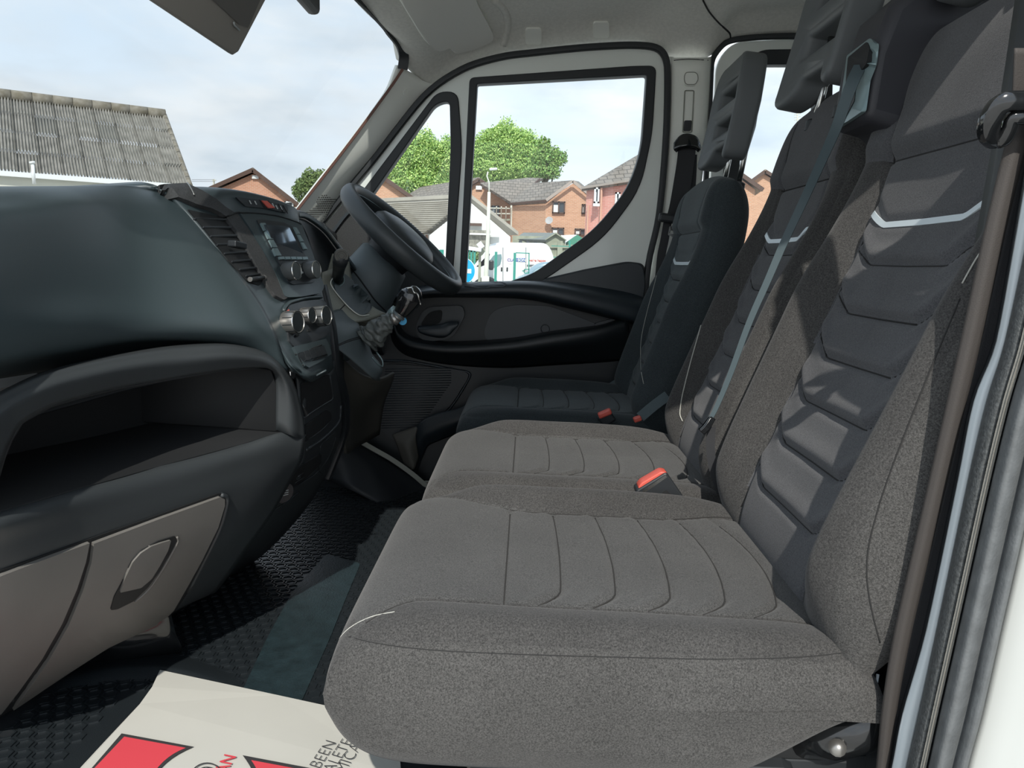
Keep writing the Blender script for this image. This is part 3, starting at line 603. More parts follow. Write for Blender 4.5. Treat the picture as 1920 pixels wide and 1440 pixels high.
# centre stack
SR = [
    [V(-1.05, 1.18, .05), V(-1.08, 1.25, .06), V(-1.08, 1.33, .06), V(-1.08, 1.42, .06), V(-1.05, 1.49, .05), V(-1.02, 1.54, .04)],
    [(285, 352, 1.19), (375, 350, 1.29), (447, 357, 1.37), (507, 371, 1.45), (545, 386, 1.51), (556, 396, 1.55)],
    [(315, 362, 1.19), (385, 360, 1.27), (447, 366, 1.35), (505, 380, 1.43), (545, 394, 1.49), (560, 405, 1.53)],
    [(345, 392, 1.195), (398, 395, 1.26), (440, 402, 1.33), (492, 405, 1.40), (536, 412, 1.46), (562, 420, 1.50)],
    [(378, 430, 1.195), (418, 432, 1.25), (453, 434, 1.31), (505, 434, 1.385), (548, 438, 1.45), (570, 440, 1.485)],
    [(415, 478, 1.195), (446, 482, 1.24), (474, 484, 1.29), (525, 482, 1.37), (566, 480, 1.44), (585, 478, 1.475)],
    [(455, 535, 1.195), (478, 540, 1.235), (503, 545, 1.28), (545, 545, 1.35), (584, 538, 1.43), (600, 530, 1.465)],
    [(478, 575, 1.20), (498, 578, 1.235), (525, 580, 1.275), (556, 575, 1.335), (592, 565, 1.42), (607, 560, 1.455)],
    [(508, 628, 1.205), (524, 632, 1.23), (547, 634, 1.265), (578, 626, 1.33), (607, 612, 1.41), (617, 605, 1.45)],
    [(533, 668, 1.21), (546, 674, 1.23), (563, 680, 1.255), (588, 670, 1.325), (614, 655, 1.405), (621, 650, 1.44)],
    [(548, 690, 1.215), (562, 702, 1.235), (577, 706, 1.255), (600, 697, 1.33), (618, 685, 1.405), (624, 678, 1.44)],
    [(560, 700, 1.27), (570, 712, 1.28), (585, 716, 1.30), (604, 706, 1.37), (620, 695, 1.44), (626, 690, 1.47)]]
SR = [[(r[0][0]-26, r[0][1]-4, r[0][2]+.03) if not isinstance(r[0], Vector) else r[0]+V(0, -.04, 0)]+r for r in SR]
stack = patch('centre_stack', SR, M['dash'], dash, nu=6, nv=5, thick=0.006)
BT_S = bvh(stack)
hood = drape('stack_hood', [(283, 355), (312, 354), (348, 352), (372, 362), (398, 376), (418, 392), (436, 403), (417, 411), (405, 402), (386, 394), (362, 388), (336, 376), (304, 366)], BT_S, M['suede'], dash, h=0.008, r=4, step=15)
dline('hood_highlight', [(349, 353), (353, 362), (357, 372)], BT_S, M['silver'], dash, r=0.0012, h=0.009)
side = drape('stack_side', [(419, 411), (440, 402), (460, 430), (486, 470), (508, 510), (522, 540), (538, 560), (528, 566), (512, 558), (499, 541), (488, 522), (474, 498), (456, 465), (440, 438)], BT_S, M['suede'], dash, h=0.006, r=3, step=15)
bez = drape('radio_bezel', [(443, 401), (492, 404), (537, 413), (560, 422), (575, 460), (590, 505), (603, 540, 6), (597, 552, 8), (560, 560, 6), (530, 562, 10), (524, 548, 8), (514, 522), (488, 470), (462, 430)], BT_S, M['dash'], dash, h=0.007, r=3, step=18)
dline('hood_seam', [(418, 410), (440, 402), (480, 403), (520, 410), (550, 420), (560, 425)], BT_S, M['deep'], dash, r=0.0014, h=0.007)
# hazard button row on top
row = drape('button_row', [(440, 370), (490, 376), (536, 387), (538, 396), (535, 400), (500, 392), (458, 387), (450, 380)], BT_S, M['black'], dash, h=0.003, r=2, step=14)
drape('hazard_button', [(487, 377), (497, 378), (512, 391), (500, 391)], BT_S, M['red'], dash, h=0.005, step=8)
for (x, y) in ((465, 379), (475, 380), (508, 385), (515, 389), (523, 390)):
    drape('button_symbol', [(x-1.2, y-3), (x+0.4, y-3), (x+4, y+4), (x+2.3, y+4)], BT_S, M['mark'], row, h=0.0038, step=8)
for (x, y) in ((484, 378), (500, 380), (519, 386), (528, 389)):
    dline('button_gap', [(x, y-3), (x+9, y+12)], BT_S, M['deep'], row, r=0.0009, h=0.003)
# radio: screen, keys, knobs
BT_Z = bvh(bez)
rb = drape('radio_face', [(480, 413), (492, 413), (530, 418), (546, 425), (562, 458), (573, 485), (584, 520), (588, 530), (548, 534), (540, 530), (525, 500), (505, 462)], BT_Z, M['black'], dash, h=0.002, r=2, step=14)
sc0 = hit(BT_Z, 535, 453)[0]+V(.006, -.003, .001); sn = V(.92, -.37, .136).normalized()
def onp(x, y): d = D(x, y); return d*(sc0.dot(sn)/d.dot(sn))
scr = MB().prism([onp(*q) for q in ((498, 421), (535, 424), (543, 427), (558, 458), (572, 481), (538, 483), (524, 482), (512, 455))], sn*-.004).build('screen', M['screen'], dash)
for i in range(4):
    t = i/4.0; t2 = t+0.225
    x0, y0 = 485.5+t*30, 421+t*62; x1, y1 = 485.5+t2*30, 421+t2*62
    drape('radio_key', [(x0, y0), (x0+9, y0), (x1+10, y1), (x1, y1)], BT_Z, M['satin'], dash, h=0.0045, step=10, r=1)
for i in range(3):
    t = i/3.0; t2 = t+0.3
    x0, y0 = 548+t*20, 428+t*42; x1, y1 = 548+t2*20, 428+t2*42
    drape('radio_key', [(x0, y0), (x0+5, y0+1), (x1+6, y1), (x1, y1)], BT_Z, M['satin'], dash, h=0.0045, step=10)
for i in range(5):
    x = 519+i*11; drape('radio_button', [(x, 483.5), (x+9.5, 483.2), (x+11, 488), (x+2, 488.5)], BT_Z, M['satin'], dash, h=0.005, step=10)
def knob(name, px, py, rad, length, body, cap, bt, parent, tilt=None, ribs=0, label=None):
    l, n = hit(bt, px, py); ax = (tilt or Vector((0.95, -0.27, 0.10))).normalized()
    o = MB().lathe(l-ax*0.004, ax, [(rad*1.0, 0), (rad*1.04, length*0.2), (rad*1.0, length*0.92), (rad*0.95, length*1.0), (rad*0.88, length*1.0), (rad*0.86, length*0.97), (0, length*0.97)], 28).build(name, body, parent, ang=30)
    c = MB().lathe(l-ax*0.004, ax, [(rad*1.0, length*0.93), (rad*1.03, length*0.97), (rad*0.98, length*1.02), (rad*0.91, length*1.02), (rad*0.90, length*0.98)], 28).build('knob_ring', M['chrome'], o, ang=30)
    for k in range(ribs):
        a = ax.orthogonal().normalized(); b = ax.cross(a); t = 2*math.pi*k/ribs; rr = a*math.cos(t)+b*math.sin(t)
        MB().bar(l+ax*length*0.06+rr*rad*1.0, l+ax*length*0.78+rr*rad*1.0, rad*0.08, rad*0.08, up=rr).build('knob_rib', M['black'], o)
    if label: lab(o, label)
    return o
knob('radio_knob', 537, 509, 0.0160, 0.025, M['knobgrey'], None, BT_Z, dash, tilt=Vector((.95, -.25, .1)), label='left rotary radio knob, matt black with chrome ring')
knob('radio_knob', 576, 507, 0.0160, 0.024, M['knobgrey'], None, BT_Z, dash, tilt=Vector((.95, -.25, .1)), label='right rotary radio knob, matt black with chrome ring')
for (x, y) in ((560, 500), (564, 512), (561, 519)): drape('radio_symbol', [(x-2, y-1.5), (x+2, y-1.5), (x+2, y+1.5), (x-2, y+1.5)], BT_Z, M['mark'], dash, h=0.003)
# climate panel
cp = drape('climate_panel', [(531, 588, 8), (540, 574, 10), (570, 565, 8), (604, 562, 12), (614, 575), (619, 610), (618, 625, 8), (590, 640, 6), (550, 653, 6), (540, 640)], BT_S, M['black'], dash, h=0.003, r=4, step=18)
dline('climate_rim', rnd([(527, 586, 10), (538, 569, 12), (570, 560, 8), (606, 557, 12)], 4)[2:-2], BT_S, M['dash'], dash, r=0.0035, h=0.002)
BT_P = bvh(cp)
knob('climate_knob', 540, 605, 0.0190, 0.024, M['silver'], None, BT_P, dash, ribs=10, label='largest left climate knob, satin metal in sunlight')
knob('climate_knob', 571, 592, 0.0140, 0.020, M['silver'], None, BT_P, dash, ribs=10, label='small middle climate knob')
knob('climate_knob', 593, 593, 0.0180, 0.026, M['knobgrey'], None, BT_P, dash, ribs=8, label='right climate knob, black with chrome ring')
for (x, y, w) in ((556, 630, 3), (578, 620, 2.5)): drape('climate_symbol', [(x-w, y-2), (x+w, y-3), (x+w, y+1), (x-w, y+2)], BT_P, M['deep'], dash, h=0.002)
drape('temperature_mark', [(536, 584), (541, 580), (543, 588), (539, 590)], BT_P, M['red'], dash, h=0.001)
# switch blank panel
sp = drape('switch_panel', [(546, 652, 3), (606, 636, 4), (612, 645), (617, 664, 6), (600, 678), (575, 692, 10), (568, 688, 8), (556, 670)], BT_S, M['dash'], dash, h=0.005, step=16)
BT_W = bvh(sp)
for i in range(5):
    x = 558+i*9.5; y = 663-i*3.2
    drape('switch_blank', [(x, y), (x+8.6, y-2.9), (x+15, y+13), (x+7, y+16.5)], BT_W, M['black'], dash, h=0.0025, r=1, step=10)
dline('switch_slot', [(555, 664), (602, 647)], BT_W, M['deep'], dash, r=0.0013, h=0.001, sub=1)
dline('switch_slot', [(568, 684), (612, 665)], BT_W, M['deep'], dash, r=0.0013, h=0.001, sub=1)
# centre air vent with slats
vl = [(352, 398), (418, 410), (440, 450), (466, 505), (489, 535), (484, 528), (470, 528), (448, 500), (430, 472), (400, 438)]
va = rnd([(352, 394, 3), (415, 408, 3), (440, 440), (458, 466), (476, 500), (492, 526, 3), (486, 536, 3), (462, 528, 3), (430, 492), (395, 446)], 4)
well = recess('vent_well', [hit(BT_S, x, y)[0] or Q(x, y, 1.2) for x, y in va], (-0.03, 0.0, -0.004), M['deep'], dash, shrink=0.96)
drape('vent_shade', va, BT_S, M['deep'], dash, h=0.0015, step=20)  # dark sheet over the well paints the shade behind the slats
lf = [(350, 396), (362, 412), (378, 428), (392, 445), (404, 461), (418, 477), (432, 492), (446, 507), (458, 519)]
rt = [(405, 406), (420, 414), (430, 429), (441, 444), (450, 459), (459, 474), (468, 489), (477, 504), (484, 516)]
for i in range(1, 9):
    a = hit(BT_S, *lf[i])[0]; b = hit(BT_S, *rt[i])[0]
    if a is None or b is None: continue
    n = Vector((.85, -.3, .4)).normalized()
    a = a+n*.004; b = b+n*.006; d = n*0.012; t = V(0.0, 0, 0.0018)
    mb = MB(); mb.add([a+t, b+t, b-t, a-t, a+t-d, b+t-d, b-t-d, a-t-d], [(0, 1, 2, 3), (7, 6, 5, 4), (0, 4, 5, 1), (1, 5, 6, 2), (2, 6, 7, 3), (3, 7, 4, 0)])
    o = mb.build('vent_slat', M['black'], dash); bevel(o, 0.0008, 1)
tl = hit(BT_S, 420, 461)[0]+V(.014, -.006, .004); tr = hit(BT_S, 440, 466)[0]+V(.016, -.006, .004)
o = MB().bar(tl, tr, 0.016, 0.010).build('vent_tab', M['silver'] if False else M['black'], dash); bevel(o, 0.002)
a = hit(BT_S, 462, 526)[0]+V(.006, 0, .002); b = hit(BT_S, 488, 522)[0]+V(.006, 0, .002)
o = MB().tube([a, b], 0.0035, 10).build('vent_wheel', M['black'], dash, smooth=True)
for p in (a, b): MB().lathe(p, (b-a), [(0.004, -0.001), (0.004, 0.001), (0.001, 0.0015)], 10).build('wheel_cap', M['silver'], o, ang=30)
# console with open cubbies
con = patch('lower_console', [
    [(555, 700, 1.30), (578, 716, 1.32), (604, 705, 1.39), (624, 692, 1.46), (634, 640, 1.52), (640, 630, 1.58)],
    [(560, 760, 1.30), (572, 768, 1.31), (600, 755, 1.40), (625, 740, 1.48), (638, 700, 1.55), (645, 690, 1.62)],
    [(565, 830, 1.30), (573, 840, 1.31), (600, 820, 1.42), (625, 790, 1.50), (638, 770, 1.57), (642, 765, 1.64)],
    [(540, 895, 1.31), (560, 895, 1.34), (590, 872, 1.44), (618, 840, 1.52), (634, 815, 1.59), (640, 810, 1.66)],
    [(495, 960, 1.32), (520, 955, 1.36), (560, 930, 1.45), (590, 905, 1.53), (612, 880, 1.60), (618, 875, 1.67)],
    [(440, 1045, 1.33), (465, 1030, 1.38), (505, 1005, 1.46), (545, 975, 1.54), (572, 945, 1.60), (580, 945, 1.67)],
    [(360, 1120, 1.33), (385, 1108, 1.38), (425, 1082, 1.46), (462, 1055, 1.53), (490, 1035, 1.59), (505, 1030, 1.66)],
    [(250, 1192, 1.30), (290, 1176, 1.35), (330, 1152, 1.42), (370, 1125, 1.50), (400, 1105, 1.56), (415, 1100, 1.62)]], M['dash2'], dash, nu=5, nv=5, thick=0.006)
BT_N = bvh(con)
c1 = rnd([(563, 718, 3), (614, 695, 4), (622, 745, 5), (618, 752, 3), (570, 782, 3), (564, 760)], 3)
c2 = rnd([(570, 797, 3), (612, 768, 3), (620, 775, 4), (620, 788, 4), (572, 828, 3)], 3)
for c in (c1, c2):
    drape('cubby_shade', c, BT_N, M['deep'], dash, h=0.002, step=16)  # flat dark sheet stands for the shade inside each cubby
for path, m_, r_ in (([(569, 783), (600, 762), (620, 750), (623, 742), (617, 700)], 'dash2', .0022), ([(570, 828), (600, 808), (620, 787)], 'dash2', .0014), ([(573, 843), (600, 826), (625, 803), (636, 786), (638, 760)], 'dash2', .003), ([(556, 724), (612, 694)], 'dash', .0018),
                     ([(510, 935), (545, 915), (585, 893), (606, 870), (618, 850), (628, 820)], 'dash2', .0018), ([(552, 905), (575, 890), (592, 872)], 'dash2', .0013), ([(558, 893), (578, 877), (594, 858)], 'dash2', .0013), ([(505, 960), (530, 945), (560, 922)], 'dash2', .002),
                     ([(350, 1110), (380, 1100), (392, 1095), (380, 1115), (340, 1152), (300, 1178)], 'dash2', .0018), ([(300, 1183), (350, 1160), (400, 1125), (440, 1085)], 'dash2', .0016), ([(340, 1172), (380, 1150), (425, 1110), (450, 1070)], 'dash2', .0016), ([(412, 1100), (430, 1082)], 'silver', .001)):
    dline('console_rib', path, BT_N, M[m_], dash, r=r_, h=0.001)
drape('console_face', [(600, 835), (628, 808), (626, 830), (604, 890), (596, 880)], BT_N, M['dash2'], dash, h=0.002, r=4)
drape('ashtray_slot', [(530, 900, 6), (568, 868, 3), (600, 850, 3), (600, 868), (575, 892), (545, 915), (525, 915)], BT_N, M['deep'], dash, h=0.003, r=3)
# 12 V / coin cap disc
l, n = hit(BT_N, 528, 921)
ax = Vector((.75, -.55, -.1)).normalized()
sk = MB().lathe(l-ax*.004, ax, [(0.020, 0), (0.0205, .010), (0.018, .014), (0, .014)], 28).build('socket_cap', mat('cap_grey', (.06, .055, .055), .5), dash, ang=30)
a1 = (Vector((0, 0, 1))-ax*ax.z).normalized(); a2 = a1.cross(ax)
for s_ in (-.004, .0, .004): MB().bar(l+ax*.0102+a1*s_-a2*.005, l+ax*.0102+a1*s_+a2*.007, .0012, .0004, up=ax).build('cap_mark', M['mark'], sk)
# right side edge of stack continuing down
strip('stack_edge', [(604, 535, 1.49), (612, 570, 1.49), (621, 610, 1.49), (627, 660, 1.49), (632, 700, 1.52), (645, 745, 1.60), (648, 790, 1.66), (640, 830, 1.69), (615, 895, 1.69)], 0.016, 0.03, M['black'], dash, round_=True)
# instrument binnacle and knee panel
bn = patch('instrument_hood', [
    [V(-1.0, 1.55, .04), V(-1.0, 1.70, .05), V(-1.0, 1.85, .05), V(-1.0, 2.05, .04), V(-.95, 2.25, .02)],
    [(549, 398, 1.55), (572, 404, 1.65), (604, 428, 1.75), (632, 462, 1.86), (660, 500, 1.97)],
    [(556, 408, 1.54), (575, 412, 1.64), (606, 435, 1.735), (634, 470, 1.84), (664, 508, 1.95)]], M['dash'], dash, nu=6, nv=4, thick=0.006)
bi = patch('instrument_well', [
    [(556, 408, 1.545), (575, 414, 1.645), (605, 437, 1.74), (632, 472, 1.845), (662, 510, 1.955)],
    [(575, 440, 1.60), (592, 452, 1.70), (610, 470, 1.80), (632, 495, 1.88), (664, 525, 1.97)],
    [(592, 500, 1.60), (602, 505, 1.68), (620, 520, 1.76), (640, 535, 1.86), (668, 550, 1.95)],
    [(600, 532, 1.50), (604, 538, 1.58), (616, 548, 1.66), (640, 565, 1.76), (672, 585, 1.88)]], M['black'], dash, nu=5, nv=4, thick=0.005)
patch('binnacle_side', [[(624, 475, 1.77), (630, 480, 1.775), (637, 489, 1.78)], [(616, 505, 1.74), (622, 515, 1.745), (628, 525, 1.75)], [(606, 540, 1.70), (612, 545, 1.705), (620, 545, 1.71)]], M['olive'], dash, thick=0.003)
kn = patch('knee_panel', [
    [(596, 540, 1.53), (612, 548, 1.60), (640, 560, 1.70), (680, 580, 1.80), (720, 600, 1.88)],
    [(600, 562, 1.515), (620, 572, 1.58), (648, 582, 1.68), (690, 592, 1.78), (735, 600, 1.87)],
    [(606, 584, 1.515), (628, 590, 1.57), (655, 598, 1.66), (700, 602, 1.77), (742, 596, 1.87)],
    [(612, 598, 1.55), (634, 604, 1.62), (660, 610, 1.71), (706, 612, 1.82), (745, 604, 1.92)]], M['olive'], dash, nu=5, nv=4, thick=0.006)
face = patch('ignition_panel', [[(606, 510, 1.615), (632, 500, 1.68), (655, 490, 1.76)], [(606, 545, 1.585), (636, 545, 1.655), (665, 540, 1.74)], [(616, 580, 1.565), (650, 580, 1.645), (700, 575, 1.74)], [(640, 602, 1.57), (680, 602, 1.665), (725, 588, 1.77)]], M['olive'], dash, nu=6, nv=5, thick=0.005)
BT_F = bvh(face)
drape('ignition_recess', [(620, 520, 5), (640, 510), (664, 530), (690, 556), (698, 575), (688, 590, 12), (672, 592, 12), (655, 580), (628, 548)], BT_F, M['dash'], dash, h=0.003, r=8, step=15)
dline('recess_trim', [(621, 522), (617, 533), (628, 551), (652, 578), (672, 593), (690, 592)], BT_F, M['trimlight'], dash, r=0.0012, h=0.004)
dline('panel_joint', [(650, 568), (628, 590)], BT_F, M['seam'], dash, r=0.0012, h=0.001)
l, n = hit(BT_F, 632, 524)
for k, r_ in enumerate((.016, .0125)): MB().lathe(l, Vector((.45, -.85, .15)), [(r_, 0), (r_, .004+.003*k), (r_*.85, .005+.003*k), (r_*.85, 0)], 24).build('ignition_ring', M['satin'] if k == 0 else M['black'], dash, ang=30)
# gaiter console
gc = patch('gaiter_console', [
    [(612, 588, 1.53), (640, 580, 1.62), (668, 600, 1.72), (678, 618, 1.76), (690, 640, 1.78)],
    [(617, 606, 1.50), (645, 605, 1.56), (672, 610, 1.62), (685, 640, 1.66), (700, 668, 1.70)],
    [(620, 625, 1.49), (650, 628, 1.54), (674, 640, 1.58), (694, 666, 1.62), (712, 680, 1.66)],
    [(624, 645, 1.49), (650, 655, 1.52), (672, 672, 1.55), (695, 692, 1.59), (717, 695, 1.64)],
    [(630, 652, 1.50), (655, 672, 1.53), (676, 690, 1.56), (698, 708, 1.60), (712, 708, 1.66)],
    [(640, 652, 1.56), (660, 672, 1.60), (680, 692, 1.62), (700, 712, 1.66), (714, 714, 1.72)]], M['gaiter_trim'], dash, nu=6, nv=5, thick=0.006)
BT_GC = bvh(gc)
dline('console_stitch', [(630, 650), (655, 640), (680, 633)], BT_GC, M['seam'], dash, r=0.0008, h=0.0005)
dline('console_stitch', [(632, 647), (655, 637), (680, 630)], BT_GC, M['seam'], dash, r=0.0008, h=0.0005)
dline('console_rim', [(697, 670), (708, 683), (717, 687), (717, 676), (706, 660)], BT_GC, M['satin'], dash, r=0.0016, h=0.001)
pc = patch('pedal_cover', [
    [(622, 650, 1.62), (650, 680, 1.66), (680, 705, 1.70), (712, 712, 1.76), (740, 700, 1.84)],
    [(636, 720, 1.66), (655, 730, 1.70), (680, 735, 1.76), (705, 735, 1.82), (735, 720, 1.90)],
    [(644, 790, 1.70), (652, 790, 1.74), (665, 780, 1.84), (690, 770, 1.95), (720, 760, 2.0)],
    [(650, 850, 1.78), (655, 850, 1.85), (665, 840, 1.95), (685, 830, 2.05), (712, 815, 2.1)]], M['olive_dark'], dash, nu=5, nv=4, thick=0.006)
# demister strip bottom of A pillar
patch('dash_end', [[V(-1.0, 1.9, .02), V(-1.0, 2.1, .02), V(-.95, 2.33, .02)], [(600, 415, 2.18), (612, 428, 2.25), (622, 432, 2.33)], [(612, 470, 2.15), (628, 480, 2.23), (636, 485, 2.33)], [(640, 560, 2.1), (660, 570, 2.2), (680, 575, 2.33)], [(660, 650, 2.1), (690, 660, 2.2), (720, 665, 2.33)]], M['black'], dash, thick=0.006)
# ================= SEATS =================
def sstep(x, a, b):
    t = np.clip((x-a)/(b-a), 0, 1); return t*t*(3-2*t)
def shell(name, Pf, ns, nu, mats, parent, midx):
    """closed pad: Pf(s,u,side) -> xyz arrays, s,u in [-1,1]"""
    ss = np.sin(np.linspace(-1, 1, ns)*math.pi/2)*0.45+np.linspace(-1, 1, ns)*0.55
    uu = np.sin(np.linspace(-1, 1, nu)*math.pi/2)*0.45+np.linspace(-1, 1, nu)*0.55
    Sg, Ug = np.meshgrid(ss, uu, indexing='ij')
    top = Pf(Sg, Ug, 1); bot = Pf(Sg, Ug, -1)
    vs = np.concatenate([top.reshape(-1, 3), bot.reshape(-1, 3)]); fs = []; mi = []
    mm = midx(Sg, Ug); N_ = ns*nu
    for i in range(ns-1):
        for j in range(nu-1):
            a = i*nu+j; fs.append((a, a+1, a+nu+1, a+nu)); mi.append(int(mm[i, j]))
    for i in range(ns-1):
        for j in range(nu-1):
            a = N_+i*nu+j; fs.append((a+nu, a+nu+1, a+1, a)); mi.append(2)
    me = bpy.data.meshes.new(name); me.from_pydata(vs.tolist(), [], fs); me.update()
    o = link(name, me, mats, parent, True); me.polygons.foreach_set('material_index', mi)
    bm = bmesh.new(); bm.from_mesh(me); bmesh.ops.remove_doubles(bm, verts=bm.verts[:], dist=0.0004); bmesh.ops.recalc_face_normals(bm, faces=bm.faces); bm.to_mesh(me); bm.free()
    return o
def cushion(parent, Y0, Y1, xf, xb, zt, mats, T=0.075, ns=150, nu=130, chan=(-0.015, .048, .110, .172, .234, .292), hb=0.015):
    yc_, w = (Y0+Y1)/2, (Y1-Y0)/2; xc_, a = (xf+xb)/2, (xb-xf)/2; zm = zt-T
    def ubf(x, u=0): return np.where(u < 0, .69+.24*np.clip((-0.11-x)/0.08, 0, 1)**1.5, .54+0.34*np.clip((0.02-x)/0.17, 0, 1)**1.5+0.14*sstep(x, .20, .34))
    def Pf(s, u, side):
        h = np.clip((1-np.abs(s)**8)*(1-np.abs(u)**7), 0, 1)**(1/2.6)
        x = xc_+a*s*(1-0.01*(1-h)); y = yc_+w*u*(1-0.03*sstep(s, .2, 1)-0.018*sstep(-s, .8, 1)*np.abs(u)**2)
        if side < 0:
            Tb = 0.115-0.095*sstep(s, .42, .98)
            z = zm-Tb*h; y = y-np.sign(u)*0.0022*np.sin(z*95+2.2*np.sin(x*11)+x*4)*sstep(np.abs(u), .9, 1)
            return np.stack([x, y, z], -1)
        z = zm+T*h
        z = z-0.010*np.cos(np.clip((x-0.12)/0.22, -1, 1)*math.pi/2)*(1-np.abs(u))**.5 - 0.012*sstep(x, .1, xb)
        au = np.abs(u); ub = ubf(x, u); m = h**2
        z = z+np.where(u < 0, hb, hb*1.9)*sstep(au, ub-0.03, ub+0.22)*(1-sstep(au, .93, 1.0)*.6)*m*sstep(x, xf+.01, xf+.14)
        z = z-0.0045*np.exp(-((au-ub)/0.014)**2)*m
        for k, c in enumerate(chan):
            xk = c+(0.005*k)*(1-(u/0.6)**2)-(.030 if k else 0)*np.clip((-u-.50)/.18, 0, 1)**2; inside = sstep(ub-au, 0, 0.03)
            z = z-(0.0052 if k else .006)*np.exp(-((x-xk)/0.0058)**2)*inside*m
            if k: z = z+0.0016*np.exp(-((x-xk+0.012)/0.009)**2)*inside*m
        z = z-0.004*np.exp(-((h-0.70)/0.03)**2)*(au > .75)*0.8
        y = y-np.sign(u)*0.0022*np.sin(z*95+2.2*np.sin(x*11)+x*4)*sstep(au, .9, 1)*(1-sstep(h, .5, .8))
        return np.stack([x, y, z], -1)
    def midx(s, u):
        x = xc_+a*s; h = np.clip((1-np.abs(s)**8)*(1-np.abs(u)**7), 0, 1)**(1/2.6)
        r = np.where(np.abs(u) > ubf(x, u), 1, 0); r = np.where((h < 0.66), 2, r); return r
    return shell('cushion', Pf, ns, nu, mats, parent, midx)
def backrest(parent, Y0, Y1, base, L_, rec, mats, ns=190, nu=140, B0=0.052, pads=(.13, .225, .315, .405, .495, .59), stripe=.695, head=.775, ubc=.56, rt=1.0, bow=.038):
    yc_, w = (Y0+Y1)/2, (Y1-Y0)/2; t = np.array([math.sin(rec), 0, math.cos(rec)]); n = np.array([-math.cos(rec), 0, math.sin(rec)]); b = np.array([base[0], 0, base[1]])
    def ubf(q): return ubc-0.02*np.cos(q*6)+0.10*sstep(q, .80, 1.0)
    def curve(q, u, k0): # moulded line dropping in the middle and flicking up at the ends
        au = np.abs(u); e = np.clip((au-0.36)/0.20, 0, 1)
        return k0+0.045*e**1.3*np.clip(1.2-k0, .2, 1)
    def Pf(s, u, side):
        q = (s+1)/2
        h = np.clip((1-np.abs(s)**(9 if True else 5))*(1-np.abs(u)**6), 0, 1)**(1/2.4)
        ww = w*(1-0.10*rt*sstep(q, .72, 1.0)**1.5-0.05*sstep(-q, -.12, 0)); y = yc_+ww*u
        au = np.abs(u); ub = ubf(q); hh = q*L_ - 0.036*rt*sstep(q, .85, 1)*au**2*L_ - (1-rt)*0.10*sstep(q, .85, 1)*np.clip(-u-.2, 0, 1)*L_*.3
        if side < 0: d = -0.060*h
        else:
            d = 0.045*h; m = h**1.5
            B = B0*(1-0.75*sstep(q, .45, .80))*sstep(q, -0.05, .12)
            d = d+B*sstep(au, ub-0.02, ub+0.26)*(1-0.35*sstep(au, .9, 1))*m
            d = d-0.006*np.exp(-((au-ub)/0.018)**2)*m*sstep(-q, -.9, -.8)
            inside = sstep(ub-au, -0.01, 0.05); v = q-(curve(q, u, 0))
            ks = [0.03]+list(pads)
            for i, k in enumerate(pads):
                d = d-0.0075*np.exp(-((v-k)/0.0065)**2)*inside*m
                d = d+0.0045*np.exp(-((v-k-0.018)/0.016)**2)*inside*m
            d = d-0.003*np.exp(-((v-stripe)/0.008)**2)*inside*m
            d = d-0.006*np.exp(-((q+0.02*u*0-head)/0.006)**2)*(au < ub+.05)*m + 0.012*sstep(q, head, head+.03)*(1-sstep(au, .8, 1))*m
            d = d-0.010*np.sin(np.clip(q*1.3, 0, 1)*math.pi)*(1-au)*m
            # side seam between bolster band and side gusset
            d = d-0.003*np.exp(-((au-.90)/0.012)**2)*m
        d = d+bow*np.clip((q-.58)/.42, 0, 1)**1.5
        P = b+hh[..., None]*t+d[..., None]*n; P[..., 1] = y
        return P
    def midx(s, u):
        q = (s+1)/2; au = np.abs(u); r = np.where(au > ubf(q), 1, 0); r = np.where((q > head) & (au < .8), 0, r); r = np.where(au > .90, 2, r); return r
    o = shell('backrest', Pf, ns, nu, mats, parent, midx)
    return o, yc_, w, ubf, t, n, b, L_
def stripe_part(o, info, k0, parent, au_max=.56):
    _, yc_, w, ubf, t, n, b, L_ = info
    bt = bvh(o); P = []
    for u in np.linspace(-au_max, au_max, 41):
        e = min(1, max(0, (abs(u)-0.36)/0.20)); q = k0+0.045*e**1.3*min(1, max(.2, 1.2-k0))
        c = Vector(tuple(b+q*L_*t)); c.y = yc_+w*u; nv = Vector(tuple(n))
        loc, nn, i, d = bt.ray_cast(c+nv*.3, -nv)
        if loc is None: continue
        P.append((loc, nn if nn.dot(nv) > 0 else -nn))
    mb = MB(); vs = []; tv = Vector(tuple(t)); nv = Vector(tuple(n)); k = len(P)
    for i, (l, nn) in enumerate(P):
        a = P[min(k-1, i+1)][0]-P[max(0, i-1)][0]; s_ = nv.cross(a.normalized())
        wd = .0042
        vs += [l+s_*wd+nv*.0018, l-s_*wd+nv*.0018, l-s_*wd-nv*.003, l+s_*wd-nv*.003]
    mb.rings([vs[i*4:i*4+4] for i in range(k)]); return mb.build('reflective_strip', M['reflect'], parent, ang=60)
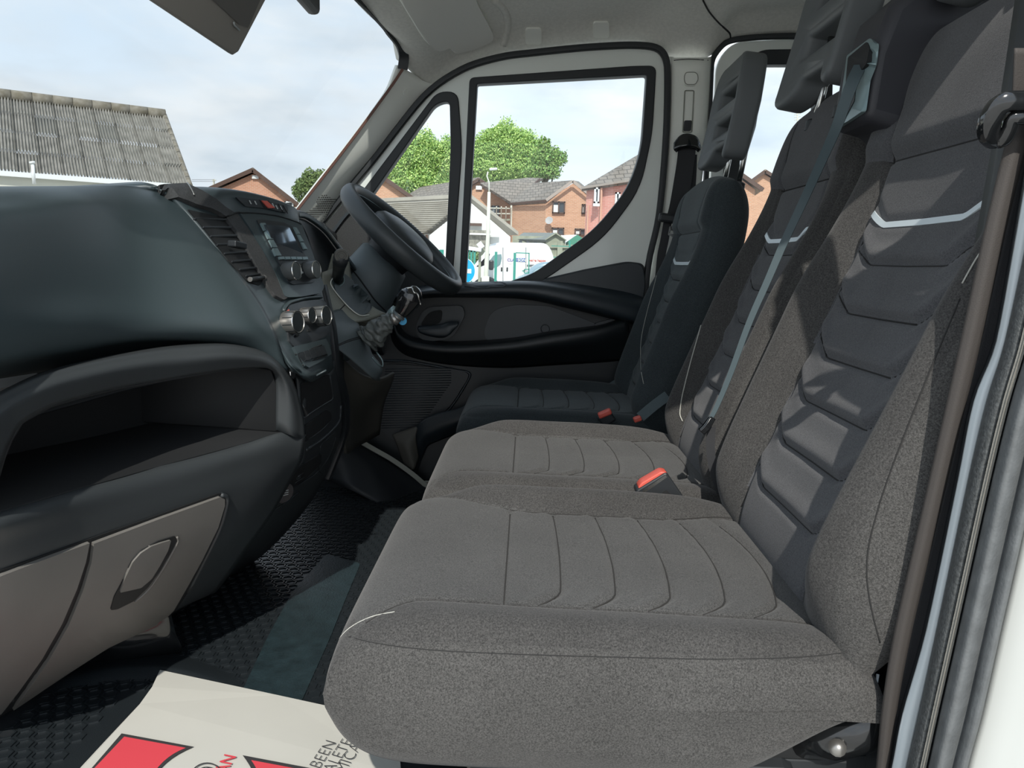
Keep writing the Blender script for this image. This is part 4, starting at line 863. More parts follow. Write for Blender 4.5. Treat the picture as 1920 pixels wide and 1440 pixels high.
def seam_lines(o, info, ks, parent, head=None, ubc=.56):
    _, yc_, w, ubf, t, n, b, L_ = info; bt = bvh(o); nv = Vector(tuple(n))
    def curve_pts(k, flat=False, um=.56):
        P = []
        for u in np.linspace(-um, um, 37):
            e = 0 if flat else min(1, max(0, (abs(u)-0.36)/0.20)); q = k+0.045*e**1.3*min(1, max(.2, 1.2-k))
            c = Vector(tuple(b+q*L_*t)); c.y = yc_+w*u; loc, nn, i, d = bt.ray_cast(c+nv*.3, -nv)
            if loc is not None: P.append(loc)
        return P
    for k in ks:
        P = curve_pts(k)
        if len(P) > 3: MB().tube(P, .0011, 5).build('pad_seam_shade', M['seam'], parent, smooth=True)  # dark line along each pad seam deepens the groove's shade
    if head: MB().tube(curve_pts(head, True, .60), .0013, 5).build('pad_seam_shade', M['seam'], parent, smooth=True)
    for sd in (-1, 1):
        P = []
        for q in np.linspace(.06, .93, 60):
            c = Vector(tuple(b+q*L_*t)); c.y = yc_+w*sd*float(ubf(np.array(q))); loc, nn, i, d = bt.ray_cast(c+nv*.3, -nv)
            if loc is not None: P.append(loc)
        MB().tube(P, .0009, 5).build('panel_seam', M['seam'], parent, smooth=True)
def cushion_lines(o, Y0, Y1, xf, xb, parent, chan=(-0.015, .048, .110, .172, .234, .292)):
    bt = bvh(o); yc_, w = (Y0+Y1)/2, (Y1-Y0)/2
    def drop(x, y):
        l = bt.ray_cast(Vector((x, y, 0.2)), Vector((0, 0, -1)))[0]; return l
    def ubf(x, s_): return .69+.24*np.clip((-0.11-x)/0.08, 0, 1)**1.5 if s_ < 0 else .54+0.34*np.clip((0.02-x)/0.17, 0, 1)**1.5+0.14*float(sstep(np.array(x), .20, .34))
    for k, c in enumerate(chan):
        P = []
        for u in np.linspace(-.66, .52, 25):
            x = c+(0.005*k)*(1-(u/0.6)**2)-(.030 if k else 0)*np.clip((-u-.50)/.18, 0, 1)**2
            l = drop(x, yc_+w*u)
            if l is not None: P.append(l)
        MB().tube(P, .0010 if k else .0013, 5).build('channel_seam_shade', M['seam_soft'], parent, smooth=True)  # dark tube adds painted shade to the stitched channel groove
    for sd in (-1, 1):
        P = []
        for x in np.linspace(xf+.03, xb-.03, 50):
            l = drop(x, yc_+w*sd*ubf(x, sd))
            if l is not None: P.append(l)
        MB().tube(P, .0009, 5).build('panel_seam', M['seam_soft'], parent, smooth=True)
def headrest(parent, Y0, Y1, x0, z0, h, tilt, posts, zpost):
    w = (Y1-Y0)/2; yc_ = (Y0+Y1)/2
    cu = bpy.data.curves.new('hr', 'CURVE'); cu.dimensions = '2D'; cu.fill_mode = 'BOTH'; cu.extrude = 0.018; cu.bevel_depth = 0.012; cu.bevel_resolution = 4
    out = rnd([(-w, 0, .02), (-w*.62, .010, .02), (-w*.45, .045, .02), (w*.45, .045, .02), (w*.62, .010, .02), (w, 0, .02), (w*.97, h*.7, .05), (w*.78, h, .05), (-w*.78, h, .05), (-w*.97, h*.7, .05)], .02, 6)
    sl = lambda za, zb, f: rnd([(-w*f, za, .018), (w*f, za, .018), (w*f*.95, zb, .018), (-w*f*.95, zb, .018)], .018, 5)
    for poly in (out, sl(h*.25, h*.48, .74), sl(h*.55, h*.80, .70)):
        sp = cu.splines.new('POLY'); sp.points.add(len(poly)-1); sp.use_cyclic_u = True
        for i, p in enumerate(poly): sp.points[i].co = (p[0]*.93, p[1], 0, 1)
    tmp = bpy.data.objects.new('tmp', cu); COL.objects.link(tmp); me = bpy.data.meshes.new_from_object(tmp.evaluated_get(bpy.context.evaluated_depsgraph_get())); bpy.data.objects.remove(tmp); me.materials.clear()
    Mx = Matrix.Translation((x0, yc_, z0)) @ Matrix.Rotation(tilt, 4, 'Y') @ Matrix(((0, 0, -1, 0), (1, 0, 0, 0), (0, 1, 0, 0), (0, 0, 0, 1)))
    me.transform(Mx); me.name = 'headrest'
    o = link('headrest', me, M['headrest'], parent, True); auto(o, 40)
    # shallow curve: wings forward
    for v in me.vertices:
        k = (v.co.y-yc_)/w; v.co.x -= 0.018*(k*k)-0.004
        lowz = max(0, 1-(v.co.z-z0)/(h*.3)); v.co.x -= 0.012*lowz
    for y in posts:
        p = MB().tube([(x0+.025, y, z0+h*.45), (x0+.018, y, z0+.02), (x0+.006, y, zpost)], 0.0065, 12).build('headrest_post', M['chrome'], o, smooth=True)
        c = MB().lathe((x0+.006, y, zpost), (0.1, 0, 1), [(0.016, -.01), (0.016, .008), (.010, .012), (0.008, .012)], 16).build('post_collar', M['black'], o, ang=30)
    return o
R21 = math.radians(20.5)
# ---- near outer passenger seat ----
s1 = thing('passenger_seat', 'nearest grey fabric seat, outer half of the passenger bench, sunlit cushion', 'seat', (0.1, 0.98, FLZ), None)
mats = [M['fab'], M['fab2'], M['fabside']]; matb = [M['fabb'], M['fab2'], M['fabside']]
cushion(s1, 0.715, 1.232, -0.198, 0.385, -0.366, mats)
info = backrest(s1, 0.725, 1.250, (0.352, -0.415), 0.790, R21, matb, rt=.15, head=.745, stripe=.63, pads=(.12, .21, .295, .38, .465, .555)); bk1 = info[0]
stripe_part(bk1, info, .626, s1, .55)
headrest(s1, 0.84, 1.13, 0.585, 0.365, 0.25, 0.20, (0.885, 1.055), 0.285)
seam_lines(bk1, info, (.12, .21, .295, .38, .465, .555), s1, head=.745)
c1_ = [c for c in s1.children if c.name.startswith('cushion')][0]; cushion_lines(c1_, .715, 1.232, -.19, .385, s1)
BT_B1 = bvh(bk1); BT_C1 = bvh([c for c in s1.children if c.name.startswith('cushion')][0])
# plastic belt tower on the inner shoulder
tw = MB().prism([V(.53, 1.135, .15), V(.515, 1.135, .20), V(.464, 1.135, .212), V(.470, 1.135, .30), V(.490, 1.135, .365), V(.535, 1.135, .405), V(.60, 1.135, .425), V(.66, 1.135, .40), V(.66, 1.135, .15)], (0, .122, 0)).build('belt_tower', M['tower'], s1, ang=40); bevel(tw, .016, 4)
BT_T = bvh(tw)
drape('tower_bezel', rnd([(1568, 243), (1578, 205), (1588, 140), (1592, 106, 4), (1637, 72, 6), (1646, 84, 6), (1642, 122, 8), (1630, 152), (1622, 209, 3), (1594, 228)], 3), BT_T, M['satin'], tw, h=.004, step=20)
drape('belt_slot', rnd([(1596, 110, 3), (1632, 80, 4), (1637, 92, 4), (1632, 120, 8), (1608, 150), (1592, 160)], 3), BT_T, M['deep'], tw, h=.0055, step=20)
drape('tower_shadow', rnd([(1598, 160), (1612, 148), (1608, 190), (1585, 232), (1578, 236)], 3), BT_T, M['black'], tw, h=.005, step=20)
# stitching along the near bolster and cushion front
dline('stitching', [(1850, 462), (1835, 480), (1820, 505), (1805, 532)], BT_B1, M['stitch'], s1, r=.0009, h=.0008)
dline('bolster_seam', [(1800, 560), (1750, 680), (1702, 800), (1668, 890), (1645, 960), (1628, 1030), (1626, 1090), (1636, 1150), (1650, 1205)], BT_B1, M['seam'], s1, r=.0008, h=.0001)
dline('cushion_piping', [(626, 1222), (632, 1205), (642, 1190), (656, 1177), (676, 1165), (704, 1154), (740, 1147)], BT_C1, M['stitch'], s1, r=.0006, h=.0)
dline('cushion_seam', [(640, 1190), (700, 1205), (800, 1218), (950, 1226), (1150, 1232), (1350, 1236), (1500, 1232), (1600, 1222)], BT_C1, M['seam'], s1, r=.0006, h=.0000)
# ---- middle passenger seat ----
s2 = thing('passenger_seat', 'middle grey fabric seat, inner half of the passenger bench, red buckle at its near side', 'seat', (0.1, 1.47, FLZ), None)
cushion(s2, 1.240, 1.715, -0.175, 0.38, -0.362, mats, nu=110)
info2 = backrest(s2, 1.264, 1.700, (0.352, -0.415), 0.775, R21, matb, nu=110, head=.76, stripe=.64); stripe_part(info2[0], info2, .622, s2, .55)
seam_lines(info2[0], info2, (.13, .225, .315, .405, .495, .59), s2, head=.76)
cushion_lines([c for c in s2.children if c.name.startswith('cushion')][0], 1.24, 1.715, -.175, .38, s2)
headrest(s2, 1.335, 1.615, 0.530, 0.315, 0.27, 0.16, (1.40, 1.535), 0.27)
# ---- driver seat ----
s3 = thing('driver_seat', 'driver seat in shade, dark fabric, farthest from the open door', 'seat', (0.1, 2.03, FLZ), None)
matd = [M['fabdrv'], M['fabdrv2'], M['fabdrv2']]
cushion(s3, 1.80, 2.275, -0.165, 0.36, -0.352, matd, ns=120, nu=100)
info3 = backrest(s3, 1.805, 2.275, (0.315, -0.42), 0.66, math.radians(17.5), [M['fabdrv'], M['fabdrv2'], M['fabdrv2']], ns=150, nu=100); stripe_part(info3[0], info3, .655, s3, .55)
seam_lines(info3[0], info3, (.13, .225, .315, .405, .495, .59), s3, head=.775)
cushion_lines([c for c in s3.children if c.name.startswith('cushion')][0], 1.80, 2.275, -.165, .36, s3)
headrest(s3, 1.88, 2.17, 0.502, 0.262, 0.235, 0.10, (1.945, 2.10), 0.195)
BT_B2 = bvh(info2[0]); BT_B3 = bvh(info3[0])
dline('stitching', [(1345, 490), (1335, 540), (1315, 610), (1295, 680), (1280, 740), (1275, 775), (1280, 790)], BT_B2, M['stitch'], s2, r=.0012, h=.0008)
dline('stitching', [(1240, 480), (1228, 530), (1212, 590), (1202, 640), (1202, 690), (1207, 720)], BT_B3, M['stitch'], s3, r=.0008, h=.0006)
# seat frames / pedestals
for s_, y0, y1 in ((s1, .76, 1.20), (s2, 1.27, 1.69), (s3, 1.84, 2.24)):
    p = MB().box((0.13, (y0+y1)/2, -0.615), (0.36, y1-y0, 0.17)).build('pedestal', M['black'], s_); bevel(p, .015)
    q = MB().box((0.13, (y0+y1)/2, -0.515), (0.44, y1-y0-.03, 0.05)).build('seat_pan', M['deep'], s_); bevel(q, .01)
rt_ = MB().tube([Q(1500, 1385, .79), Q(1560, 1382, .765), Q(1610, 1365, .755), Q(1640, 1330, .76), Q(1650, 1290, .78)], [.020, .024, .026, .026, .024], 16).build('recline_cover', M['gloss'], s1, smooth=True)
MB().tube([Q(1570, 1402, .755), Q(1570, 1402, .735)], .009, 12).build('frame_bolt', M['silver'], s1, smooth=True)
o = MB().box(tuple(Q(1520, 1440, .80)), (.16, .05, .07)).build('frame_rail', M['black'], s1); bevel(o, .01)

# ---- seat belts ----
tb = thing('seat_belt', 'thin teal-grey belt running from the plastic tower down between the two passenger seats', 'seat belt', tuple(Q(1500, 400, 1.24)))
strip('webbing', [(1614, 122, 1.165), (1600, 150, 1.15), (1585, 190, 1.15), (1568, 240, 1.16), (1536, 312, 1.20), (1505, 380, 1.235), (1470, 455, 1.25), (1440, 525, 1.25), (1405, 605, 1.25), (1370, 700, 1.25), (1345, 760, 1.25), (1330, 790, 1.25)], [.019, .007], .0016, M['belt_teal'], tb, up=(-.6, -.8, 0.1))
strip('webbing', [(1334, 800, 1.235), (1332, 840, 1.235), (1338, 880, 1.235), (1352, 925, 1.235)], .014, .002, M['belt'], tb, up=(-.2, -1, 0))
o = patch('belt_guide', [[(1334, 781, 1.215), (1342, 786, 1.215)], [(1322, 798, 1.21), (1330, 806, 1.21)], [(1312, 808, 1.21), (1320, 815, 1.21)]], M['gloss'], tb, thick=.012)
dline('belt_loop', [(1285, 818), (1292, 812), (1310, 824), (1325, 836), (1310, 830), (1288, 822)], bvh(o, *[c for c in s2.children if c.name.startswith('cushion')]), M['belt'], tb, r=.0022, h=.008)
drb = thing('seat_belt', 'black driver seat belt hanging on the pale centre pillar', 'seat belt', tuple(Q(1280, 350, 2.3)))
strip('webbing', [(1289, 268, 2.292), (1286, 300, 2.29), (1279, 345, 2.285), (1271, 390, 2.27), (1263, 420, 2.255)], .050, .002, M['belt'], drb)
strip('webbing', [(1292, 290, 2.305), (1290, 340, 2.305), (1284, 400, 2.30)], .046, .002, M['belt'], drb)
o = patch('shoulder_guide', [[(1263, 268, 2.290), (1275, 254, 2.280), (1290, 250, 2.275), (1306, 256, 2.280), (1314, 270, 2.290)], [(1263, 280, 2.285), (1276, 274, 2.270), (1290, 272, 2.265), (1303, 274, 2.270), (1314, 280, 2.285)], [(1268, 286, 2.290), (1277, 280, 2.280), (1290, 278, 2.275), (1302, 280, 2.280), (1309, 286, 2.290)]], M['gloss'], drb, thick=.014)
o = MB().box(tuple(Q(1259, 410, 2.245)), (.075, .02, .026), Matrix.Rotation(.1, 3, 'Y')).build('tongue_grip', M['black'], drb); bevel(o, .007)
plate('tongue', rnd([(1255, 424), (1271, 426), (1268, 446), (1252, 441)], 2), [rnd([(1256, 432), (1264, 433), (1262, 439), (1255, 437)], 1)], 2.25, .003, M['chrome'], drb)
strip('webbing', [(1252, 415, 2.262), (1246, 450, 2.262), (1240, 480, 2.262), (1236, 520, 2.262)], .024, .002, M['belt'], drb)
lb = thing('seat_belt', 'lap part of the driver belt crossing to a red buckle beside the middle seat', 'seat belt', tuple(Q(1190, 770, 1.76)))
strip('buckle_stalk', [(1252, 742, 1.765), (1225, 762, 1.758), (1200, 783, 1.75)], .024, .006, M['belt_teal'], lb, up=(0, -1, .6))
o = MB().bar(Q(1202, 783, 1.745), Q(1188, 788, 1.745), .018, .012).build('buckle_button', M['red'], lb); bevel(o, .003)
strip('anchor_strap', [(1146, 729, 2.30), (1160, 720, 2.30), (1178, 708, 2.30)], .035, .006, M['belt_teal'], lb, up=(-.3, -1, .5))
b2 = thing('seat_buckle', 'small red-topped buckle between driver seat and middle seat', 'buckle', tuple(Q(1133, 776, 1.77)))
o = MB().bar(Q(1146, 770, 1.77), Q(1122, 780, 1.77), .020, .014).build('buckle_button', M['red'], b2); bevel(o, .004)
o = MB().bar(Q(1148, 776, 1.78), Q(1126, 792, 1.78), .026, .03).build('buckle_body', M['black'], b2); bevel(o, .004)
b3 = thing('seat_buckle', 'black buckle with red release button standing on the middle seat cushion', 'buckle', tuple(Q(1232, 925, 1.2)))
bb = rnd([(1193, 916, 3), (1245, 884, 3), (1278, 932, 3), (1272, 950), (1205, 950, 4)], 3)
bdy = plate('buckle_body', bb, [], 1.215, .028, M['black'], b3, bev=.003)
BT_K = bvh(bdy)
plate('buckle_button', rnd([(1196, 911, 4), (1202, 903, 3), (1238, 882, 5), (1247, 884, 3), (1246, 889, 3), (1204, 918, 3)], 2), [], 1.2135, .022, M['red'], b3, bev=.002)
plate('buckle_rim', rnd([(1203, 919, 2), (1247, 889, 2), (1250, 893), (1207, 923)], 1), [], 1.203, .010, M['chrome'], b3)
drape('buckle_slot', rnd([(1232, 930), (1250, 918), (1262, 932), (1256, 940), (1236, 940)], 2), BT_K, M['deep'], b3, h=.001)
# near belt on the passenger pillar
nb_ = thing('seat_belt', 'belt webbing, lit part coloured brown-grey, hanging down the near pillar at the right edge', 'seat belt', tuple(Q(1780, 700, .70)))
wl = [(1893, 234), (1852, 400), (1800, 640), (1741, 900), (1677, 1180), (1654, 1320), (1642, 1440), (1622, 1600)]
ww = [44, 42, 40, 36, 34, 30, 26, 24]
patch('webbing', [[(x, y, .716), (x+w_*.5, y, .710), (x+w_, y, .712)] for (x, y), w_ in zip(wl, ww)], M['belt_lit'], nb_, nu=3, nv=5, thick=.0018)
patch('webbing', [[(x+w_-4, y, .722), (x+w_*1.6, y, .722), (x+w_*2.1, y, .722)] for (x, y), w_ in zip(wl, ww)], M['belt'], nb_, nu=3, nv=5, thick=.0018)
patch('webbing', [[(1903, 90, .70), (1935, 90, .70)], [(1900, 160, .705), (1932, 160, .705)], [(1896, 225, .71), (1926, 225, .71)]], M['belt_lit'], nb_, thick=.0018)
strip('belt_guide', [(1866, 262, .706), (1855, 250, .70), (1856, 228, .694), (1868, 204, .69), (1884, 192, .688), (1905, 190, .688), (1960, 190, .688), (2010, 200, .69)], .017, .014, M['gloss'], nb_, round_=True)
strip('belt_guide', [(1866, 262, .706), (1880, 262, .70), (1892, 240, .695), (1900, 222, .692), (1960, 220, .69), (2010, 222, .69)], .012, .012, M['gloss'], nb_, round_=True)

# ================= STEERING WHEEL, LEVERS =================
WC = V(-.327, 2.03, .047); WN = V(.66, -.055, .745).normalized()
wa = V(.745, 0, -.66).normalized(); wb_ = WN.cross(wa).normalized(); wa = wb_.cross(WN).normalized()
sw_ = thing('steering_wheel', 'black leather steering wheel seen nearly edge-on with centre pad', 'steering wheel', tuple(WC))
mb = MB(); Rw = .180; R_ = []
for i in range(72):
    t = 2*math.pi*i/72; r = wa*math.cos(t)+wb_*math.sin(t); c = WC+r*Rw; rg = []
    k = 1.0+.10*abs(math.sin(t))
    for j in range(16):
        p = 2*math.pi*j/16; rg.append(c+r*(.0170*k*math.cos(p))+WN*(.0220*k*math.sin(p)))
    R_.append(rg)
mb.rings(R_, False, True).build('rim', M['rim'], sw_, smooth=True)
mb = MB(); R_ = []
for i in range(72):
    t = 2*math.pi*i/72; r = wa*math.cos(t)+wb_*math.sin(t); c = WC+r*(Rw-.0165)+WN*.004
    R_.append([c+r*(.0012*math.cos(p))+WN*(.0012*math.sin(p)) for p in [2*math.pi*j/6 for j in range(6)]])
mb.rings(R_, False, True).build('rim_seam', M['satin'], sw_, smooth=True)
hub = MB(); prof = [(.100, -.018), (.104, -.004), (.100, .012), (.088, .024), (.06, .032), (.03, .035), (0, .036)]
hubr = []
for r0, h0 in prof:
    hubr.append([WC-wa*.0+(wa*math.cos(2*math.pi*j/36)*max(r0, .001)*.95+wb_*math.sin(2*math.pi*j/36)*max(r0, .001)*(.92))+WN*(h0-.002) for j in range(36)])
hub.rings(hubr, True).build('centre_pad', M['rim'], sw_, ang=50)
for t in (.15, math.pi-.15, math.pi/2, -math.pi/2):
    pass
for (c_, s_) in ((1, .0), (.12, 1), (.12, -1)):
    d = (wa*c_+wb_*s_).normalized(); e = WN.cross(d)
    o = MB()
    rr = []
    for q, wd, hh in ((.07, .040, -.006), (.12, .026, -.012), (.170, .020, -.004)):
        c = WC+d*q+WN*hh; rr.append([c+e*wd+WN*.006, c-e*wd+WN*.006, c-e*wd*.9-WN*.010, c+e*wd*.9-WN*.010])
    o.rings(rr).build('spoke', M['black'], sw_, ang=50)
    if s_: 
        for k in (-.011, .011):
            b_ = MB().box((0, 0, 0), (.018, .014, .006)).build('spoke_button', M['satin'], sw_); b_.data.transform(Matrix.Translation(WC+d*.115+e*k+WN*-.002) @ Matrix((e, d, WN)).transposed().to_4x4()); bevel(b_, .002)
bk_ = MB(); R_ = []
for q, r0 in ((-.012, .085), (-.035, .080), (-.055, .062), (-.075, .060)):
    R_.append([WC+(wa*math.cos(2*math.pi*j/28)+wb_*math.sin(2*math.pi*j/28))*r0+WN*q for j in range(28)])
bk_.rings(R_).build('wheel_back', M['black'], sw_, ang=50)
sc = thing('steering_column', 'teal-grey plastic shroud below the steering wheel with ignition key barrel', 'steering column', tuple(WC-WN*.2))
R_ = []
for q, ra, rb2, off in ((-.060, .050, .060, 0), (-.075, .068, .078, .0), (-.14, .078, .088, .008), (-.21, .086, .094, .02), (-.28, .086, .092, .03), (-.34, .07, .08, .035)):
    c = WC+WN*q+wa*off; rg = []
    for j in range(32):
        p = 2*math.pi*j/32; cx_ = math.copysign(abs(math.cos(p))**.75, math.cos(p)); sy_ = math.copysign(abs(math.sin(p))**.75, math.sin(p)); rg.append(c+wa*ra*cx_+wb_*rb2*sy_)
    R_.append(rg)
colm = MB().rings(R_).build('shroud', M['gaiter_trim'], sc, ang=60)
BT_CO = bvh(colm)
dline('shroud_seam', [(655, 500), (672, 520), (690, 545), (705, 565), (725, 585)], BT_CO, M['deep'], sc, r=.002, h=.0)
# stalk / key barrel facing the camera
P0 = Q(632, 524, 1.655); P1 = Q(636, 500, 1.60); P2 = Q(640, 480, 1.555)
MB().tube([P0, P1, P1.lerp(P2, .5), P2], [.011, .013, .0155, .0155], 18).build('key_grip', M['black'], sc, smooth=True)
axk = (P2-P1).normalized(); axk = (V(.36, -.93, .03)).normalized()
MB().lathe(P2-axk*.010, axk, [(.0145, 0), (.0150, .010), (.0135, .0135), (.0095, .0135), (.0090, .0125), (.0055, .0125), (.0050, .0135), (0, .0135)], 24).build('key_end', M['olive_dark'], sc, ang=30)
# gear lever
gl_ = thing('gear_lever', 'dash-mounted gear lever with glossy knob and wrinkled leather gaiter', 'gear lever', tuple(Q(690, 660, 1.60)))
gp = [(688, 640, 1.60), (697, 631, 1.60), (707, 622, 1.595), (718, 611, 1.59), (729, 601, 1.585), (739, 593, 1.58)]
rad = [.026, .027, .024, .019, .015, .012]
GP = cr([tuple(pt(p)) for p in gp], 6); RR = np.interp(np.linspace(0, 1, len(GP)), np.linspace(0, 1, 6), rad)
mb = MB(); R_ = []; random.seed(3)
for i, p in enumerate(GP):
    p = Vector(tuple(p)); t = Vector(tuple(GP[min(i+1, len(GP)-1)]-GP[max(i-1, 0)])).normalized(); a = t.cross(V(0, 1, 0)).normalized(); b_ = t.cross(a)
    rg = []
    for j in range(36):
        q = 2*math.pi*j/36; f = 1+.13*math.sin(3*q+i*.55)+.08*math.sin(5*q-i*.8)+.09*math.sin(i*1.7)
        rg.append(p+(a*math.cos(q)+b_*math.sin(q))*RR[i]*f)
    R_.append(rg)
mb.rings(R_).build('gaiter', M['leather'], gl_, ang=80)
MB().tube([Q(736, 602, 1.58), Q(744, 594, 1.58)], .0125, 16).build('gaiter_tie', M['silver'], gl_, smooth=True)
MB().tube([Q(742, 596, 1.58), Q(752, 586, 1.58)], [.0115, .013], 16).build('reverse_collar', M['silver'], gl_, ang=40)
MB().tube([Q(746, 592, 1.58), Q(749, 589, 1.58)], .015, 16).build('collar_ring', M['gaiter_trim'], gl_, ang=40)
MB().tube([Q(731, 588, 1.585), Q(742, 578, 1.585)], .008, 12).build('reverse_trigger', M['satin'], gl_, smooth=True)
kp = [(750, 588, 1.58), (756, 580, 1.58), (762, 570, 1.58), (768, 560, 1.58), (773, 550, 1.58), (776, 542, 1.58), (777, 536, 1.58)]
kb = MB().tube(cr([tuple(pt(p)) for p in kp], 4), list(np.interp(np.linspace(0, 1, 25), np.linspace(0, 1, 7), [.014, .018, .022, .0245, .0225, .015, .004])), 24).build('gear_knob', M['gloss'], gl_, smooth=True)
BT_KB = bvh(kb)
dline('knob_trim', [(762, 541), (772, 540), (776, 548), (783, 552), (786, 563), (789, 572)], BT_KB, M['chrome'], gl_, r=.0016, h=.0004)
tg = MB().lathe(Q(755, 602, 1.60), (0.2, -1, .1), [(.0085, 0), (.0085, .002), (0, .002)], 20).build('key_tag', M['blue'], None, ang=30); tag(tg, 'small round blue tag hanging beside the gear lever', 'tag')

# ================= VISORS, MIRROR =================
A = Q(435, 105, 1.40); B = Q(490, 0, 1.42); Cn = Q(275, 0, 1.06)
up_ = (B-A); top_ = A+up_*1.9; al = (Cn-A).normalized(); far = A; near = A+al*.52
vis = thing('sun_visor', 'lowered passenger sun visor hanging in front of the windscreen', 'sun visor', tuple(A))
nv_ = al.cross(up_).normalized()
if nv_.x < 0: nv_ = -nv_
def onv(s, t): return far+al*s+up_*t
vp = [onv(.014, .01), onv(.0, .10), onv(0, 1.9), onv(.46, 1.9), onv(.5, 1.7), onv(.5, .12), onv(.49, .02)]
o = MB().prism([p-nv_*.007 for p in vp], nv_*.014).build('visor_board', mat('visor_vinyl', (.26, .245, .22), .8, bump=.3, bscale=400), vis, ang=40); bevel(o, .004, 3)
BT_V = bvh(o)
drape('mirror_flap', rnd([(385, -10), (403, 4), (447, 45, 3), (463, 52, 3), (490, -10)], 2), BT_V, mat('visor_flap', (.10, .095, .085), .7), vis, h=.002)
dline('flap_tab', [(435, 40), (436, 45), (446, 55)], BT_V, M['mark'], vis, r=.0016, h=.003, sub=1)
MB().tube([onv(.0, 1.85)+nv_*.0, onv(.0, 1.85)+up_.normalized()*.03-al*.05], .006, 10).build('visor_arm', M['tower'], vis, smooth=True)
v2 = drape('sun_visor', rnd([(740, -40), (757, 0), (800, 72, 4), (818, 89, 5), (838, 82, 2), (841, 86, 2), (852, 94, 6), (888, 86, 10), (923, 70, 10), (922, 55, 6), (893, 0), (880, -40)], 4), BT_C, mat('visor_vinyl_light', (.68, .67, .62), .8, bump=.3, bscale=400), None, h=.016, sink=.001, step=20)
tag(v2, 'folded driver sun visor lying against the headliner', 'sun visor')
dline('visor_joint', [(748, -10), (795, 68), (806, 80)], BT_C, M['trimlight'], v2, r=.004, h=.004)
mc = Q(545, -62, 1.5)
mir = MB().box(tuple(mc+V(-.02, .10, .02)), (.03, .26, .075)).build('rear_view_mirror', M['black'], None); bevel(mir, .012, 3); tag(mir, 'black rear-view mirror, only its lower corner in view at the top edge', 'mirror')
st_ = MB().tube([mc+V(-.02, .10, .02), mc+V(-.09, .10, .04)], .01, 10).build('mirror_stem', M['black'], mir, smooth=True)

# ================= FLOOR MAT AND PAPER =================
fm = thing('floor_mat', 'black rubber floor mat with raised hexagons and a plain teal-grey band', 'floor mat', (-.45, 1.5, FLZ))
mz = FLZ+.006
mt = MB().box((-0.38, 1.53, FLZ+.003), (.78, 1.66, .006)).build('mat_sheet', M['mat'], fm)
BT_M = bvh(mt)
band = [QZ(x, y, mz) for x, y in ((612, 1040), (672, 1056), (650, 1120), (618, 1200), (566, 1310), (515, 1330), (462, 1296), (500, 1200), (548, 1112))]
drape('plain_band', [(612, 1040), (676, 1058), (650, 1120), (618, 1200), (566, 1316), (515, 1312), (455, 1296), (500, 1200), (548, 1112)], BT_M, M['matpad'], fm, h=.0025, r=6, step=40)
def inpoly(x, y, P):
    c = False; n = len(P)
    for i in range(n):
        x1, y1 = P[i].x, P[i].y; x2, y2 = P[i-1].x, P[i-1].y
        if (y1 > y) != (y2 > y) and x < (x2-x1)*(y-y1)/(y2-y1)+x1: c = not c
    return c
mb = MB(); pr = .0125; px_ = pr*1.85; py_ = px_*.866
j = 0; y = .80
while y < 2.25:
    x = -.74+(px_/2 if j % 2 else 0)
    while x < -.10:
        ok = not inpoly(x, y, band) and not (y < 1.12 and x > -.62)
        if ok:
            o1 = [(x+pr*math.cos(math.radians(60*k+30)), y+pr*math.sin(math.radians(60*k+30))) for k in range(6)]
            i1 = [(x+pr*.80*math.cos(math.radians(60*k+30)), y+pr*.80*math.sin(math.radians(60*k+30))) for k in range(6)]
            b0 = [(a, b, mz) for a, b in o1]; t0 = [(a*.04+x*0+a*.96, b, mz+.0022) for a, b in o1]; t1 = [(a, b, mz+.0022) for a, b in i1]; b1 = [(a, b, mz) for a, b in i1]
            vs = b0+t0+t1+b1; fs = []
            for k in range(6):
                n_ = (k+1) % 6; fs += [(k, n_, 6+n_, 6+k), (6+k, 6+n_, 12+n_, 12+k), (12+k, 12+n_, 18+n_, 18+k)]
            mb.add(vs, fs)
        x += px_*1.10
    y += py_*1.10; j += 1
hx = mb.build('hexagon_relief', M['mat'], fm); hx['kind'] = 'stuff'
rg_ = MB(); 
for x0, x1, y0, rr in ((-.78, -.50, 1.235, .014), ):
    pass
rx = [(-40, 1296), (60, 1282), (150, 1262), (230, 1250), (330, 1252), (420, 1276), (480, 1296)]
rf = [0, .5, .9, 1, .9, .5, 0]
ra = patch('mat_ridge', [[QZ(x, y+dy, FLZ+.004+dz*f_) for (x, y), f_ in zip(rx, rf)] for dy, dz in ((-30, .001), (-14, .010), (0, .014), (12, .010), (30, .001))], M['mat'], fm, thick=.003)
rb_ = patch('mat_ridge', [[QZ(x, y, FLZ+.10) for x, y in ((150, 1180), (230, 1160), (320, 1150))], [QZ(x, y, FLZ+.06) for x, y in ((150, 1215), (230, 1205), (330, 1190))], [QZ(x, y, FLZ+.03) for x, y in ((150, 1230), (240, 1228), (340, 1212))], [QZ(x, y, FLZ+.004) for x, y in ((150, 1250), (240, 1240), (340, 1226))]], M['gloss'], fm, thick=.004)
pz = FLZ+.013
pap = thing('paper_mat', 'cream paper floor mat printed with red shapes and slanted black lettering', 'paper', tuple(QZ(400, 1400, pz)))
def pq(x, y, dz=0): return QZ(x, y, pz+dz)
outp = [pq(300, 1256, .004), pq(520, 1303), pq(745, 1352), pq(752, 1450), pq(760, 1560), pq(400, 1600), pq(20, 1590), pq(80, 1500), pq(150, 1440), pq(200, 1386), pq(262, 1320, .004), pq(285, 1288, .005)]
MB().prism(outp, (0, 0, -.0008)).build('sheet', M['paper'], pap)
def flat(name, pts, m, dz=.0007, par=pap): return MB().prism([pq(x, y, dz+.004) for x, y in pts], (0, 0, -.0002)).build(name, m, par)
